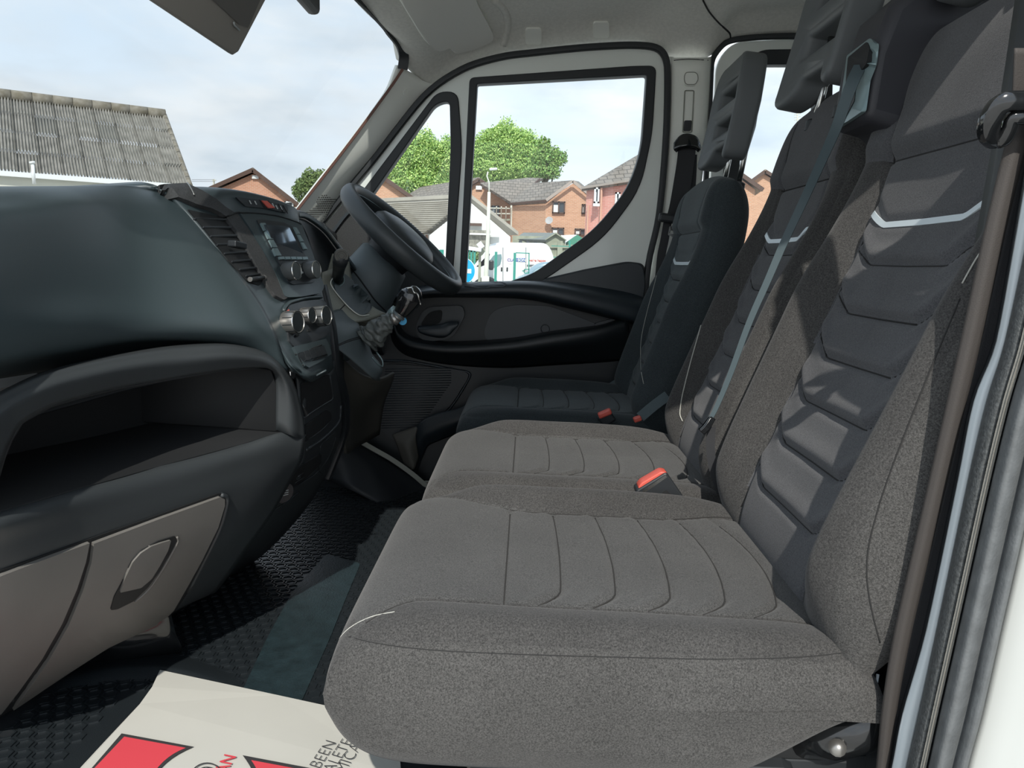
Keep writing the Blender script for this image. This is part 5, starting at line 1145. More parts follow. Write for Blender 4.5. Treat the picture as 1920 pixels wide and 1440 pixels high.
def arc(a, c, b, n=8): return [((1-t)**2*a[0]+2*t*(1-t)*c[0]+t*t*b[0], (1-t)**2*a[1]+2*t*(1-t)*c[1]+t*t*b[1]) for t in [i/n for i in range(n+1)]]
flat('print_outline', [(228, 1375)]+[(363, 1400)]+arc((363, 1400), (300, 1425), (282, 1470))+[(120, 1500)], M['ink'])
flat('red_print', [(233, 1381)]+[(348, 1402)]+arc((348, 1402), (300, 1420), (276, 1470))+[(120, 1500)], M['redprint'], .0011)
flat('print_outline', [(455, 1416), (598, 1443), (575, 1480), (530, 1560), (490, 1560)]+arc((490, 1500), (482, 1450), (455, 1416)), M['ink'])
flat('red_print', [(471, 1425), (592, 1448), (568, 1482), (524, 1560), (496, 1560)]+arc((496, 1500), (490, 1450), (471, 1425)), M['redprint'], .0011)
for rr, w_ in ((30, 1.5), (24, 1.0)):
    P_ = [pq(388+rr*1.15*math.cos(t), 1468+rr*1.25*math.sin(t), .0055) for t in [2*math.pi*k/40 for k in range(40)]]
    MB().tube(P_, .0006*w_, 5, closed=True).build('emblem_ring', M['ink'], pap)
for k in range(7):
    a_ = math.radians(200+k*20); MB().bar(pq(388+14*math.cos(a_), 1464+16*math.sin(a_), .005), pq(388+25*math.cos(a_+.3), 1466+28*math.sin(a_+.3), .005), .0022, .0003).build('emblem_stroke', M['ink'], pap)
def ptext(s, x0, y0, x1, y1, hpx, m, bold=0, sh=0, align='LEFT'):
    a = pq(x0, y0, .0052); b = pq(x1, y1, .0052); d = (b-a); u = V(0, 0, 1).cross(d).normalized(); dn = d.normalized()
    mt_ = Matrix(((dn.x, u.x, 0, a.x), (dn.y, u.y, 0, a.y), (dn.z, u.z, 1, a.z), (0, 0, 0, 1)))
    text('lettering', s, hpx, m, mt_, pap, depth=.0001, shear=sh, bold=bold-.0006, align=align)
ptext('HAS BEEN', 632, 1391, 664, 1341, .026, M['ink'], align='RIGHT', sh=.2)
ptext('VALETED', 672, 1374, 704, 1324, .026, M['ink'], align='RIGHT', sh=.2)
ptext('CHEMICALLY', 700, 1366, 732, 1316, .026, M['ink'], align='RIGHT', sh=.2)
ptext('CLEAN', 444, 1417, 476, 1367, .026, M['redprint'], align='RIGHT', bold=.0008, sh=.2)
# ================= OUTSIDE =================
M['tarmac'] = mat('tarmac', (.42, .41, .385), .9, bump=.5, bscale=40, var=.12, vscale=.6)
g = MB().box((0, 30, GZ-.1), (260, 300, .2)).build('floor', M['tarmac']); struct(g, 'grey tarmac yard')
M['fibre'] = mat('fibre_cement', (.20, .195, .175), .9, col2=(.34, .33, .30), vscale=3.0)
M['fibre2'] = mat('lichen_ridge', (.17, .15, .11), .9, col2=(.27, .25, .21), vscale=4)
M['sky_sheet'] = mat('dull_skylight', (.19, .19, .175), .8, col2=(.25, .245, .22), vscale=2)
M['cream'] = mat('cream_render', (.66, .66, .58), .8, var=.05, vscale=.8)
M['whitewall'] = mat('white_render', (.80, .80, .77), .8, var=.06, vscale=.5)
M['upvc'] = mat('white_upvc', (.78, .80, .79), .4)
M['dwin'] = mat('dark_window', (.05, .06, .07), .15, coat=.5)
M['brown'] = mat('brown_frame', (.09, .05, .035), .6)
M['wood'] = mat('weathered_wood', (.31, .32, .24), .85, var=.2, vscale=4)
M['green'] = mat('green_fence_paint', (.03, .26, .20), .5)
M['conc'] = mat('lamp_post_grey', (.66, .66, .57), .8, var=.06, vscale=3)
def brick(name, c1, c2, mortar, sc=1.0, bw=.225, bh=.075, ms=.010):
    m = bpy.data.materials.new(name); m.use_nodes = True; nt = m.node_tree; N = nt.nodes; L = nt.links; b = N['Principled BSDF']; b.inputs['Roughness'].default_value = .9
    tc = N.new('ShaderNodeTexCoord'); mp = N.new('ShaderNodeMapping'); mp.inputs['Rotation'].default_value = (math.pi/2, 0, 0); L.new(tc.outputs['Object'], mp.inputs[0])
    br = N.new('ShaderNodeTexBrick'); L.new(mp.outputs[0], br.inputs[0]); br.inputs['Scale'].default_value = sc
    br.inputs['Brick Width'].default_value = bw; br.inputs['Row Height'].default_value = bh; br.inputs['Mortar Size'].default_value = ms
    br.inputs['Color1'].default_value = (*c1, 1); br.inputs['Color2'].default_value = (*c2, 1); br.inputs['Mortar'].default_value = (*mortar, 1)
    L.new(br.outputs[0], b.inputs['Base Color']); return m
M['brickA'] = brick('tan_brick', (.60, .32, .19), (.50, .25, .14), (.56, .42, .32))
M['brickB'] = brick('orange_brick', (.60, .29, .18), (.50, .23, .135), (.56, .40, .31))
M['brickP'] = brick('pink_brick', (.74, .34, .28), (.66, .29, .235), (.72, .45, .38))
def tiles(name, c, c2): return mat(name, c, .85, col2=c2, vscale=2.2)
M['tile'] = brick('grey_brown_tiles', (.27, .235, .20), (.21, .185, .16), (.12, .105, .09), 1.0, .33, .22, .02); M['tile2'] = tiles('cottage_slate', (.36, .33, .28), (.44, .41, .35))
def W(px, py, Y): return Q(px, py, Y)
# ---- corrugated barn ----
barn = thing('barn', 'long barn with mossy corrugated roof sheets and two dull skylights', 'building', tuple(W(150, 340, 28)))
E0, E1, R0, R1 = W(-260, 303, 24.0), W(356, 349, 29.0), W(-240, 150, 27.5), W(308, 217, 33.0)
def bil(s, t): return E0.lerp(E1, s).lerp(R0.lerp(R1, s), t)
nx, nyr = 14, 4; rn = (E1-E0).cross(R0-E0).normalized()
if rn.z < 0: rn = -rn
random.seed(5)
for j in range(nyr):
    for i in range(nx):
        mb = MB(); vs = []; nc = 29
        s0, s1_, t0, t1_ = i/nx, (i+1)/nx+.002, j/nyr, (j+1)/nyr+.012
        off = .02*j*0+random.uniform(-.01, .02)
        for t, lift in ((t0, .05), (t1_, .0)):
            for k in range(nc):
                s = s0+(s1_-s0)*k/(nc-1); vs.append(bil(s, t)+rn*(.075*math.cos(2*math.pi*k/4)+lift+off))
        mb.add(vs, [(k, k+1, nc+k+1, nc+k) for k in range(nc-1)])
        sk_ = (j == 2 and i in (7, 10)); o = mb.build('roof_sheet', M['sky_sheet'] if sk_ else M['fibre'], barn, smooth=True)
        if sk_: lab(o, 'darker dull translucent skylight sheet')
for i in range(nx):
    o = MB().tube([bil(i/nx, 1.0)+rn*.05, bil((i+1)/nx+.003, 1.0)+rn*.05], .22, 10).build('ridge_tile', M['fibre2'], barn, smooth=True)
for j in range(12): o = MB().tube([bil(1.0, j/12)+rn*.03, bil(1.0, (j+1)/12+.01)+rn*.03], .10, 8).build('verge_tile', M['fibre2'], barn, smooth=True)
MB().bar(E0+V(0, -.1, -.05), E1+V(.1, -.1, -.05), .16, .16).build('gutter', M['upvc'], barn)
MB().add([E0+V(0, .1, -.1), E1+V(0, .1, -.1), V(E1.x, E1.y+.1, GZ), V(E0.x, E0.y+.1, GZ)], [(0, 1, 2, 3)]).build('wall', M['cream'], barn)
hz_ = V(R1.x-E1.x, R1.y-E1.y, 0)
MB().add([E1+V(-.1, .1, 0), R1+V(-.1, 0, -.05), E1+hz_*2, V(E1.x+hz_.x*2, E1.y+hz_.y*2, GZ), V(E1.x-.1, E1.y+.1, GZ)], [(0, 1, 2, 3, 4)]).build('gable_wall', M['cream'], barn)
vpz = MB().tube([W(64, 345, 25.5), W(61, 307, 25.5)], .055, 10).build('vent_pipe', M['upvc'], barn, smooth=True)
MB().tube([W(61, 307, 25.5), W(60, 305, 25.5)+V(0, 0, .03)], .09, 10).build('vent_cap', M['upvc'], barn, smooth=True)

def win(par, x0, y0, x1, y1, Y, frame, split=True, sill=False):
    a = W(x0, y1, Y); b = W(x1, y0, Y); w = b.x-a.x; h = b.z-a.z; c = (a+b)/2
    f = MB(); t = .07
    for (cx_, cz_, sx, sz) in ((a.x+t/2, c.z, t, h), (b.x-t/2, c.z, t, h), (c.x, a.z+t/2, w, t), (c.x, b.z-t/2, w, t))+(((c.x, c.z, t, h),) if split else ()):
        f.box((cx_, c.y-.06, cz_), (sx, .10, sz))
    fo = f.build('window', frame, par); MB().box((c.x, c.y+.02, c.z), (w, .03, h)).build('pane', M['dwin'], fo)
    MB().box((a.x+w*.28, c.y-.01, c.z-h*.1), (w*.35, .01, h*.6)).build('curtain', M['upvc'], fo)
    if sill: MB().box((c.x, c.y-.10, a.z-.08), (w*1.25, .22, .12)).build('window_sill', M['upvc'], fo)
def gable(name, label, ax, ay, lx, ly, rx, ry, Y, depth, skew, bm_, rm_, group=None, ov=.25):
    """house whose gable faces the van; ridge runs back by depth, drifting sideways by skew"""
    A_ = W(ax, ay, Y); L_ = W(lx, ly, Y); R_ = W(rx, ry, Y); dv = V(skew, depth, 0)
    h = thing(name, label, 'building', (A_.x, A_.y, GZ), group)
    MB().prism([A_-V(0, 0, .12), R_-V(.1, 0, .1), V(R_.x-.1, Y, GZ), V(L_.x+.1, Y, GZ), L_-V(-.1, 0, .1)], dv).build('wall', bm_, h)
    for p, q in ((A_, L_), (A_, R_)):
        e = (q-p).normalized()*ov; f = V(0, -.3, 0)
        MB().prism([p+f, q+e+f, q+e+f+V(0, 0, .12), p+f+V(0, 0, .14)], dv+V(0, .3, 0)).build('roof', rm_, h)
        MB().bar(p+f+V(0, -.03, .0), q+e+f+V(0, -.03, .0), .05, .20, up=V(0, 0, 1)).build('barge_board', M['brown'], h)
    return h, A_, L_, R_
hA, *_ = gable('house', 'brick house gable beyond the windscreen beside the barn roof', 478, 320, 404, 352, 566, 388, 42, 12, -4, M['brickB'], M['tile'])
MB().box(tuple(W(479, 332, 41.9)), (.35, .1, .18)).build('vent_brick', M['upvc'], hA)
win(hA, 535, 378, 551, 398, 41.9, M['upvc'], False)
pole = thing('utility_pole', 'thin pole with wires between barn and brick house', 'pole', tuple(W(401, 360, 46)))
MB().tube([W(401, 372, 46), W(401, 336, 46)], .06, 8).build('pole', M['conc'], pole)
MB().bar(W(398, 338, 46), W(405, 338, 46), .06, .06).build('cross_arm', M['conc'], pole)
for dy in (0, 3): MB().tube([W(401, 337+dy, 46), W(360, 337+dy, 40)], .012, 4).build('wire', M['brown'], pole)
hB, *_ = gable('house', 'brick gable house seen through the small quarter window', 716, 331, 640, 378, 786, 380, 43, 5.5, -1.0, M['brickA'], M['tile'])
win(hB, 748, 384, 765, 396, 45.9, M['brown'])
hC, *_ = gable('house', 'brick gable house with scaffold behind the lamp post', 899, 337, 838, 372, 961, 383, 52, 8, -5, M['brickA'], M['tile'])
MB().box(tuple(W(898, 352, 51.9)), (.4, .1, .25)).build('vent_brick', M['upvc'], hC)
win(hC, 921, 386, 936, 408, 51.9, M['dwin'], True)
for i in range(4): MB().tube([W(930+i*9, 440, 50.6), W(931+i*9, 388, 45.6)], .035, 6).build('scaffold_pole', M['conc'], hC)
for y in (390, 400, 411, 420): MB().tube([W(905, y, 50.5), W(960, y+1, 50.5)], .035, 6).build('scaffold_pole', M['conc'], hC)
MB().bar(W(930, 414, 50.4), W(957, 412, 50.4), .5, .1).build('scaffold_board', M['wood'], hC)
# back roof between the houses
def roofquad(par, pts, m): 
    P_ = [W(*p) for p in pts]; return MB().prism(P_, (0, .15, -.15)).build('roof', m, par)
hD = thing('house', 'two-storey brick house with satellite dish and white-curtained windows', 'building', tuple(W(1050, 470, 45)))
ap_ = W(1074, 339, 45); dl = W(1024, 374, 45); dr = W(1099, 361, 45)
MB().prism([ap_-V(0, 0, .15), W(1106, 364, 45), V(W(1106, 364, 45).x, 45, GZ), V(dl.x, 45, GZ), dl-V(0, 0, .1)], (1.0, 8, 0)).build('wall', M['brickA'], hD)
fl_ = W(957, 381, 47.5)
MB().add([dl-V(0, 0, .1), fl_-V(0, 0, .1), V(fl_.x, 47.5, GZ), V(dl.x, 45, GZ)], [(0, 1, 2, 3)]).build('wall', M['brickA'], hD)
roofquad(hD, [(957, 380, 47.3), (1024, 375, 44.8), (1073, 338, 44.9), (1000, 343, 51)], M['tile'])
roofquad(hD, [(1074, 338, 44.9), (1104, 362, 44.8), (1112, 362, 52), (1085, 340, 52)], M['tile'])
roofquad(hD, [(900, 343, 51), (958, 379, 50), (1002, 342, 54), (1018, 334, 56), (990, 333, 57)], M['tile'])
M['fascia'] = mat('grey_fascia', (.36, .31, .27), .7)
MB().bar(W(1024, 375.5, 44.6), W(1074, 339.5, 44.6), .05, .16).build('barge_board', M['fascia'], hD); MB().bar(W(1074, 339.5, 44.6), W(1102, 362, 44.6), .05, .16).build('barge_board', M['fascia'], hD)
MB().bar(W(957, 382, 47.2), W(1024, 376.5, 44.6), .12, .12).build('gutter', M['brown'], hD)
MB().bar(W(960, 383, 47), W(1012, 336, 52.5), .08, .12).build('barge_board', M['brown'], hD)
for a in ((1035, 378, 1060, 400), (1090, 383, 1100, 401), (1034, 427, 1058, 441), (1077, 429, 1098, 441)): win(hD, *a, 44.95, M['brown'])
d_ = MB().lathe(W(1030, 414, 44.6), (-.3, -1, .35), [(.0, 0), (.12, .02), (.21, .06), (.22, .07), (.21, .07), (.12, .04), (0, .03)], 20).build('satellite_dish', mat('dish_grey', (.40, .40, .40), .6), hD, ang=40)
MB().tube([W(959, 385, 47), W(958, 440, 47)], .05, 8).build('drain_pipe', M['conc'], hD)
hE = thing('house', 'pink brick house with narrow white windows at the right of the side window', 'building', tuple(W(1150, 470, 36)))
eL, eR = W(1096, 350, 36), W(1240, 326, 33)
MB().prism([V(eL.x+.1, 36, eL.z), V(eR.x, 33, eR.z), V(eR.x, 33, GZ), V(eL.x+.1, 36, GZ)], (2, 8, 0)).build('wall', M['brickP'], hE)
roofquad(hE, [(1091, 352, 35.9), (1240, 328, 32.8), (1262, 250, 36), (1196, 290, 38.5)], M['tile'])
MB().bar(W(1091, 352.5, 35.8), W(1240, 329, 32.7), .10, .10).build('gutter', M['fascia'], hE)
for (x0, y0, x1, y1, Y) in ((1113, 352, 1124, 381, 35.2), (1152, 361, 1163, 394, 34.1)): win(hE, x0, y0, x1, y1, Y, M['upvc'], False, True)
for x, Y in ((1128, 35.1), (1103, 35.7)): MB().tube([W(x, 352 if x > 1110 else 385, Y), W(x-3, 452, Y)], .05, 8).build('drain_pipe', mat('pink_pipe', (.62, .36, .26), .6), hE)
# TV aerial house seen between the headrests
hF, *_ = gable('house', 'slate roofed house seen under the driver headrest', 1372, 318, 1340, 350, 1420, 352, 40, 6, 1, M['brickA'], M['tile2'])
hG, *_ = gable('house', 'distant roof beside the driver headrest post', 1432, 322, 1400, 345, 1480, 350, 52, 9, 3, M['brickA'], M['tile2'])
for i, (x, y) in enumerate(((1535, 190), (1495, 218))):
    ae = thing('tv_aerial', ('rooftop television aerial against bright sky, right of the headrest post', 'rooftop television aerial against bright sky, left of the headrest post')[i], 'aerial', tuple(W(x, y+60, 40)))
    MB().tube([V(W(x, y+80, 40).x, 40, GZ), W(x, y+80, 40), W(x, y-12, 40)], .03, 6).build('mast', M['conc'], ae)
    for k in range(4): MB().tube([W(x-6, y-8+k*5, 40), W(x+6, y-10+k*5, 40)], .02, 5).build('aerial_rod', M['conc'], ae)
# ---- white cottage ----
cot = thing('cottage', 'low white cottage with coursed slate roof behind the lamp post', 'building', tuple(W(880, 470, 24)))
ca, cl_, cr_ = W(882, 374, 24), W(799, 438, 24), W(963, 441, 24)
bkv = V(-7.4, 6.5, 0)
MB().prism([ca-V(0, 0, .08), cr_-V(.1, 0, .05), V(cr_.x-.1, 24, GZ), V(cl_.x+.1, 24, GZ), cl_-V(-.1, 0, .05)], V(0, .3, 0)).build('gable_wall', M['whitewall'], cot)
MB().add([V(cl_.x+.15, 24.1, cl_.z), V(cl_.x+.15, 24.1, GZ), V(cl_.x+.15+bkv.x, 24.1+bkv.y, GZ), V(cl_.x+.15+bkv.x, 24.1+bkv.y, cl_.z)], [(0, 1, 2, 3)]).build('side_wall', M['whitewall'], cot)
nrow = 16
slp = (ca-cl_); nn_ = slp.cross(bkv).normalized(); nn_ = nn_ if nn_.z > 0 else -nn_
for i in range(nrow):
    a = cl_+slp*(i/nrow-.02)+V(0, -.15, 0); b = cl_+slp*((i+1)/nrow)+V(0, -.15, 0)
    MB().add([a+nn_*.07, b+nn_*.0, b+nn_*.0+bkv, a+nn_*.07+bkv, a-nn_*.03, a-nn_*.03+bkv], [(0, 1, 2, 3), (0, 3, 5, 4)]).build('slate_course', M['tile2'], cot)
MB().prism([ca+V(0, -.15, .05), cr_+V(.15, -.15, 0), cr_+V(.15, -.15, .1), ca+V(0, -.15, .16)], V(-7.4*.6, 6.5*.6, 0)).build('roof', M['tile2'], cot)
MB().bar(cl_+V(-.1, -.2, -.05), cl_+bkv+V(-.1, -.2, -.05), .12, .12).build('gutter', M['brown'], cot)
MB().tube([W(800, 440, 23.8), W(803, 470, 23.8)], .04, 8).build('drain_pipe', M['brown'], cot)
MB().box(tuple(W(888, 421, 23.9)), (.5, .12, .08)).build('lamp_bracket', M['brown'], cot)
MB().box(tuple(W(896, 455, 24.0)-V(0, .08, 0)), (.75, .1, .75)).build('pebble_panel', mat('pebble_dash', (.25, .24, .20), .9, var=.4, vscale=12), cot)
MB().bar(W(860, 438, 23.8), W(936, 440, 23.8), .2, .05).build('shelf_band', M['whitewall'], cot)
# ---- lamp post ----
lp = thing('lamp_post', 'pale concrete lamp post standing in front of the cottage', 'lamp post', tuple(W(911, 525, 14.5)))
MB().tube([W(910, 560, 14.5), W(912, 500, 14.5), W(915, 440, 14.5), W(917, 360, 14.5)], [.048, .043, .037, .028], 12).build('post', M['conc'], lp, smooth=True)
MB().tube([W(917, 362, 14.5), W(917, 342, 14.5), W(913, 330, 14.5), W(915, 322, 14.5)], .013, 8).build('arm', M['conc'], lp, smooth=True)
o = MB().box(tuple(W(925, 317, 14.5)), (.15, .08, .04), Matrix.Rotation(-.1, 3, 'Y')).build('lamp_head', M['upvc'], lp); bevel(o, .02)
MB().tube([W(910, 560, 14.5), W(910, 518, 14.5)], .075, 12).build('base', M['conc'], lp, smooth=True)
# ---- white van outside ----
VY = 16.0
van = thing('van', 'white panel van with blue and red lettering parked beyond the green fence', 'van', tuple(W(960, 545, VY)))
vo = rnd([(898, 548), (894, 515, 3), (897, 501, 3), (905, 491, 4), (915, 478, 6), (925, 464, 8), (940, 461, 6), (1022, 462, 10), (1030, 480, 6), (1033, 500), (1034, 548)], 2)
body = plate('body', vo, [], VY+1.0, 2.0, M['upvc'], van, bev=.05)
BT_VN = bvh(body)
plate('windscreen', rnd([(893, 500), (903, 490), (916, 475.5), (919, 476), (912, 496), (900, 501)], 1), [], VY-.03, .04, M['dwin'], van)
plate('side_window', rnd([(916, 497, 1), (918, 489, 2), (926, 478, 3), (940, 476.5, 1), (941, 484), (938, 496, 2), (932, 500, 2), (922, 503, 2)], 1), [], VY-.04, .05, mat('van_glass', (.16, .26, .27), .15, coat=.5), van)
o = MB().box(tuple(W(921, 497, VY-.25)), (.10, .12, .20)).build('wing_mirror', M['black'], van); bevel(o, .03)
for x in (940.5, 951): o = MB().box(tuple(W(x, 505, VY-.05)), (.032, .04, .085)).build('door_handle', M['black'], van); bevel(o, .012)
for x, y0, y1 in ((943, 464, 545), (986, 464, 545)): MB().bar(W(x, y0, VY-.051), W(x, y1, VY-.051), .012, .004, up=V(0, -1, 0)).build('panel_gap', M['seal'], van)
MB().bar(W(988, 497.6, VY-.06), W(1022, 497.6, VY-.06), .03, .03).build('slide_rail', M['seal'], van)
for x in (912, 1015):
    MB().lathe(W(x, 550, VY-.12), (0, -1, 0), [(.0, -.1), (.33, -.1), (.34, .0), (.30, .04), (.2, .03), (0, .03)], 24).build('wheel', M['rubber'], van, ang=30)
ble = mat('blue_print', (.03, .10, .36), .6)
def vtext(s, x, y, size, m, bold=.003, Yt=VY-.058):
    p = W(x, y, Yt); text('lettering', s, size, m, Matrix(((1, 0, 0, p.x), (0, 0, -1, p.y), (0, 1, 0, p.z), (0, 0, 0, 1))), van, depth=.002, bold=bold)
MB().box(tuple(W(976, 487.5, VY-.055)), (.20, .006, .075)).build('blue_panel', ble, van)
vtext('CLARK', 951, 490, .082, ble, .001); vtext('SON', 970.5, 490, .082, M['upvc'], .001, Yt=VY-.066); vtext("we're happy", 991, 490, .072, mat('van_red', (.62, .10, .06), .6), bold=.001)
MB().lathe(W(957, 488, VY-.055), (0, -1, 0), [(.075, 0), (.079, .001), (.0, .001)], 28).build('logo_ring', mat('pale_red', (.80, .66, .64), .6), van)
# ---- car ----
car = thing('car', 'pale blue-grey car parked behind the door sill, only its roof and glass in view', 'car', tuple(W(1015, 545, 12)))
co = rnd([(960, 560), (970, 526, 4), (988, 517, 4), (1002, 503, 6), (1016, 497, 8), (1050, 497, 10), (1075, 510, 8), (1100, 524, 6), (1110, 560)], 3)
plate('body', co, [], 12.8, 1.5, mat('car_paint', (.24, .34, .40), .25, coat=.6), car, bev=.05)
plate('side_window', rnd([(996, 515, 1), (1006, 504, 3), (1018, 500.5, 3), (1028, 500.5, 2), (1028, 515, 2)], 1), [], 12.0, .06, mat('car_glass', (.35, .48, .52), .1, coat=.8), car)
plate('side_window', rnd([(1031, 515, 1), (1031, 500.5, 2), (1050, 500.5, 3), (1066, 510, 3), (1068, 515)], 1), [], 12.0, .06, mat('car_glass2', (.30, .42, .46), .1, coat=.8), car)
# ---- green mesh fence and gate ----
gf = thing('green_fence', 'green steel mesh fence and gate frame in front of the van', 'fence', tuple(W(960, 545, 11)))
for x0, x1, y0 in ((928, 932.5, 472), (963, 968, 474)): 
    a = W((x0+x1)/2, y0, 11); b = W((x0+x1)/2-.5, 560, 11); MB().box((a.x, 11, (a.z+b.z)/2), (.036, .036, a.z-b.z)).build('post', M['green'], gf)
for a, b in (((967, 474), (993, 475)), ((992, 475), (991.5, 512)), ((983, 505), (992, 505)), ((983, 505), (983, 512)), ((983, 512), (992, 512)), ((979, 508), (984, 508))): MB().bar(W(*a, 11), W(*b, 11), .014, .014).build('gate_frame', M['green'], gf)
m_ = MB()
for k in range(8): m_.bar(W(969+k*3.1, 478, 11.02), W(968.5+k*3.1, 545, 11.02), .003, .003)
for k in range(9): m_.bar(W(966, 480+k*7, 11.02), W(992, 480+k*7, 11.02), .003, .003)
o = m_.build('mesh_wires', M['conc'], gf); o['kind'] = 'stuff'
gf2 = thing('green_fence', 'green fence posts farther right in front of the wooden fence', 'fence', tuple(W(1065, 500, 20)))
for x, y0, w_ in ((1068.5, 452, .04), (1058, 476, .03), (1091, 470, .03)): a = W(x, y0, 20); b = W(x, 545, 20); MB().box((a.x, 20, (a.z+b.z)/2), (w_, w_, a.z-b.z)).build('post', M['green'], gf2)
for y in (461, 482): MB().bar(W(1034, y, 20), W(1120, y+3, 20), .02, .02).build('rail', M['green'], gf2)
gf3 = thing('green_fence', 'green gate posts beside the blue sign, left of the lamp post', 'fence', tuple(W(880, 500, 18)))
for x in (826, 830, 878, 884, 890): a = W(x, 468, 18); b = W(x, 545, 18); MB().box((a.x, 18, (a.z+b.z)/2), (.05, .05, a.z-b.z)).build('post', M['green'], gf3)
MB().bar(W(870, 470, 18), W(893, 471, 18), .05, .05).build('rail', M['green'], gf3)
# cctv style arm / awning
aw = thing('canopy', 'white sloping canopy with box end beside the lamp post', 'canopy', tuple(W(890, 465, 15)))
for x in (866, 900): p = W(x, 466, 15.1); MB().box((p.x, 15.1, (p.z+GZ)/2), (.05, .05, p.z-GZ)).build('canopy_post', M['wood'], aw)
o = MB().bar(W(862, 463, 15), W(903, 469, 15), .3, .07).build('canopy_roof', M['upvc'], aw); bevel(o, .01)
o = MB().bar(W(897, 463, 14.9), W(905, 457, 14.9), .1, .12).build('canopy_end', M['upvc'], aw)
o = MB().box(tuple(W(902, 470, 15.1)), (.14, .1, .12), Matrix.Rotation(.6, 3, 'Y')).build('canopy_frame', M['wood'], aw)
# ---- blue round sign ----
sg = thing('road_sign', 'round blue sign with a white bar at the edge of the side window', 'sign', tuple(W(870, 530, 9)))
cS = W(866, 508, 9)
MB().lathe(cS, (0, -1, 0), [(0, -.006), (.158, -.006), (.158, 0), (0, 0)], 40).build('sign_rim', mat('sign_white', (.75, .82, .84), .5), sg, ang=30)
MB().lathe(cS-V(0, .001, 0), (0, -1, 0), [(0, 0), (.150, 0), (.150, .002), (0, .002)], 40).build('sign_face', mat('sign_blue', (.0, .36, .72), .45), sg, ang=30)
MB().box(tuple(cS+V(0, -.005, 0)), (.22, .003, .050)).build('sign_bar', mat('sign_bar', (.82, .80, .70), .5), sg)
MB().tube([cS+V(0, .02, -.12), cS+V(0, .02, -1.5)], .03, 10).build('sign_post', M['conc'], sg)
# ---- wooden fence, sheds ----
wf = thing('wooden_fence', 'weathered vertical board fence behind the parked van', 'fence', tuple(W(1080, 490, 22)))
m_ = MB(); n_ = 90
fa, fb = W(1018, 459, 22), W(1200, 462, 22)
for k in range(n_):
    p = fa.lerp(fb, k/n_); m_.box((p.x, 22+.02*(k % 2), (p.z+GZ)/2+random.uniform(-.02, .02)), (.052, .02, p.z-GZ))
o = m_.build('fence_boards', M['wood'], wf); o['kind'] = 'stuff'
for x in (1050, 1087, 1125, 1160): p = W(x, 452, 22); MB().box((p.x, 21.9, (p.z+GZ)/2), (.14, .14, p.z-GZ)).build('fence_post', M['wood'], wf)
MB().bar(fa+V(0, -.05, -.05), fb+V(0, -.05, -.05), .06, .06).build('fence_rail', M['wood'], wf); MB().bar(fa+V(0, -.05, -.38), fb+V(0, -.05, -.38), .06, .06).build('fence_rail', M['wood'], wf)
shed = thing('shed', 'timber garden shed with grey felt roof behind the fence', 'shed', tuple(W(1010, 460, 28)))
MB().prism([W(1042, 437.5, 28), W(1060, 450, 28), W(1060, 475, 28), W(1023, 475, 28), W(1023, 449, 28)], (0, 2, 0)).build('wall', M['wood'], shed)
MB().box(tuple(W(993, 461, 28.3)), (1.25, .1, .7)).build('wall', M['wood'], shed)
MB().prism([W(962, 448, 28.3), W(1023, 449.5, 27.9), W(1041, 436.5, 28), W(982, 436, 29.5)], (0, .1, -.08)).build('roof', mat('grey_felt', (.20, .22, .21), .9), shed)
MB().prism([W(1042, 436, 28), W(1062, 450, 28), W(1062, 452, 28), W(1042, 438.5, 28), W(1022, 451, 28), W(1022, 449, 28)], (0, -.15, 0)).build('roof_edge', M['wood'], shed)
for x in (976, 990, 1004): MB().box(tuple(W(x, 454, 28.2)), (.12, .05, .14)).build('shed_window', M['dwin'], shed)
tent = MB().prism([W(1083, 440, 27), W(1100, 452, 27), W(1100, 475, 27), W(1066, 475, 27), W(1066, 452, 27)], (0, 2, 0)).build('tent', mat('green_canvas', (.06, .24, .16), .8)); tag(tent, 'small dark green peaked tent behind the wooden fence', 'tent')
pr_ = MB().prism([W(1052, 441, 31), W(1080, 440, 31), W(1092, 446, 31), V(W(1092, 460, 31).x, 31, GZ), V(W(1052, 460, 31).x, 31, GZ)], (0, 2, 0)).build('caravan', M['upvc']); tag(pr_, 'white roofed caravan between shed and green tent', 'caravan')
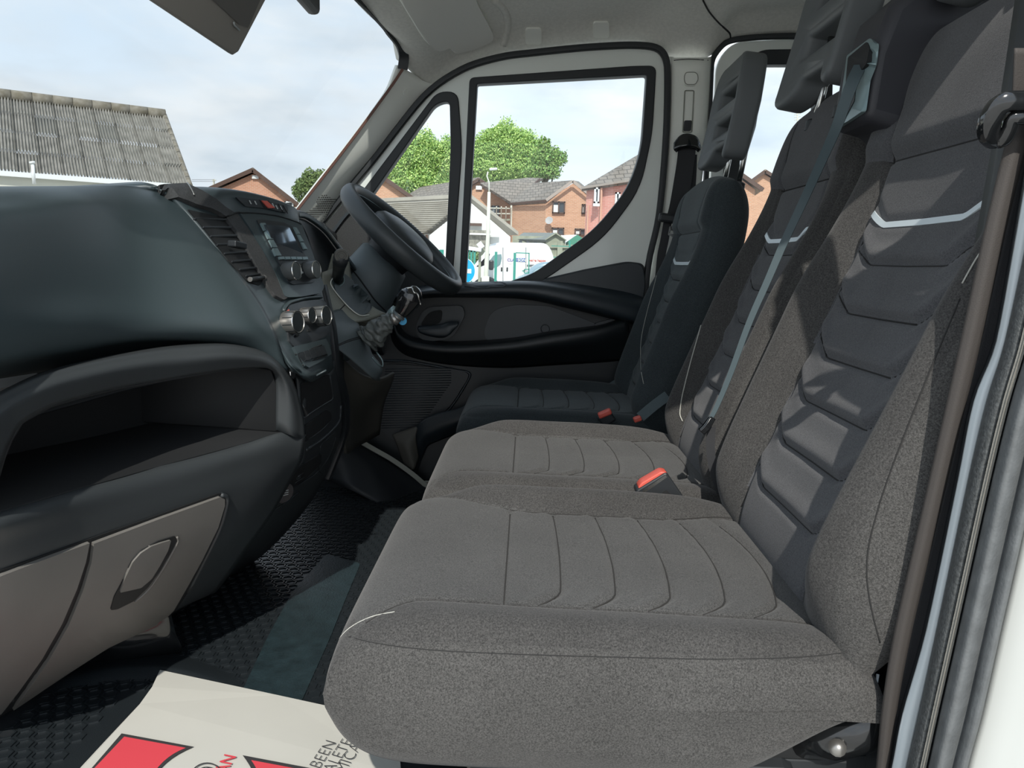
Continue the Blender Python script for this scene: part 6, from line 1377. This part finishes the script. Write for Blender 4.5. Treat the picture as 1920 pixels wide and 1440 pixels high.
# ---- trees ----
def tree(label, blobs, Y, n, base, seed, cols, leaf=.085):
    t = thing('tree', label, 'tree', tuple(V(W(base[0], base[1], Y).x, Y, GZ)))
    rs = np.random.RandomState(seed); mb = MB(); tot = sum(b[2]*b[3] for b in blobs)
    for (bx, by, rx, ry) in blobs:
        c = W(bx, by, Y); k = int(n*rx*ry/tot); sx = rx/F*Y; sz = ry/F*Y
        for _ in range(k):
            d = rs.normal(size=3); d /= np.linalg.norm(d); r = rs.uniform(.55, 1.03)**.6
            if rs.rand() < .06: r *= 1.12
            lump = 1+.14*math.sin(d[0]*7+seed)+.12*math.sin(d[2]*9+d[1]*6)
            p = np.array([c.x+d[0]*sx*r*lump, c.y+d[1]*sx*.8*r, c.z+d[2]*sz*r*lump])
            a = rs.normal(size=3); a /= np.linalg.norm(a); b = np.cross(a, rs.normal(size=3)); b /= np.linalg.norm(b); s = leaf*rs.uniform(.6, 1.3)
            mb.add([p-a*s, p+b*s*.6, p+a*s, p-b*s*.6], [(0, 1, 2, 3)], int(rs.randint(len(cols))))
    cr_o = mb.build('foliage', cols, t); cr_o['kind'] = 'stuff'
    tb_ = V(W(base[0], base[1], Y).x, Y, GZ); top = W(blobs[0][0], blobs[0][1], Y); tm = MB()
    tm.tube([tb_, tb_.lerp(top, .5), top], [.35, .25, .10], 8)
    for i in range(7):
        b = blobs[i % len(blobs)]; a_ = rs.uniform(-1, 1); q = tb_.lerp(top, .45+.07*i); tm.tube([q, W(b[0]+b[2]*a_*.7, b[1]-b[3]*.4, Y)], [.12, .03], 6)
    tm.build('trunk', mat('bark', (.10, .085, .06), .9), t)
gA = [mat('leaf_bright', (.48, .66, .19), .7), mat('leaf_mid', (.36, .56, .16), .7), mat('leaf_lime', (.60, .76, .28), .7), mat('leaf_deep', (.20, .36, .11), .7)]
gD = [mat('leaf_dull', (.22, .30, .10), .8), mat('leaf_dull2', (.15, .23, .08), .8)]
tree('broad green tree filling the quarter window above the brick gable', [(795, 300, 46, 46), (745, 320, 34, 36), (835, 310, 32, 45), (790, 345, 55, 30), (770, 275, 25, 18)], 62, 50000, (790, 470), 1, gA)
tree('large rounded green tree above the roofs in the main side window', [(952, 285, 52, 48), (905, 300, 36, 40), (985, 300, 42, 40), (940, 318, 60, 26), (940, 252, 30, 14), (1010, 318, 30, 20)], 78, 75000, (950, 470), 2, gA, .095)
tree('slimmer tree with sparse branches right of the large rounded tree', [(1025, 300, 26, 26), (1045, 296, 18, 14), (1015, 322, 34, 14), (1020, 272, 12, 14)], 68, 4200, (1015, 470), 3, [gA[1], gA[3], gD[0]], .12)
tree('olive green tree beside the windscreen pillar', [(590, 345, 30, 24), (570, 358, 22, 20), (610, 355, 30, 30)], 60, 12000, (590, 470), 4, gD, .09)
hg = thing('hedge', 'low green shrubs behind the blue sign', 'hedge', tuple(W(885, 490, 19)))
rs = np.random.RandomState(9); mb = MB()
for _ in range(1200):
    p = W(rs.uniform(868, 905), rs.uniform(476, 530), 19+rs.uniform(0, 1)); p = np.array(p); a = rs.normal(size=3)*.06; b = rs.normal(size=3)*.04; mb.add([p-a, p+b, p+a, p-b], [(0, 1, 2, 3)])
o = mb.build('foliage', gD[0], hg); o['kind'] = 'stuff'
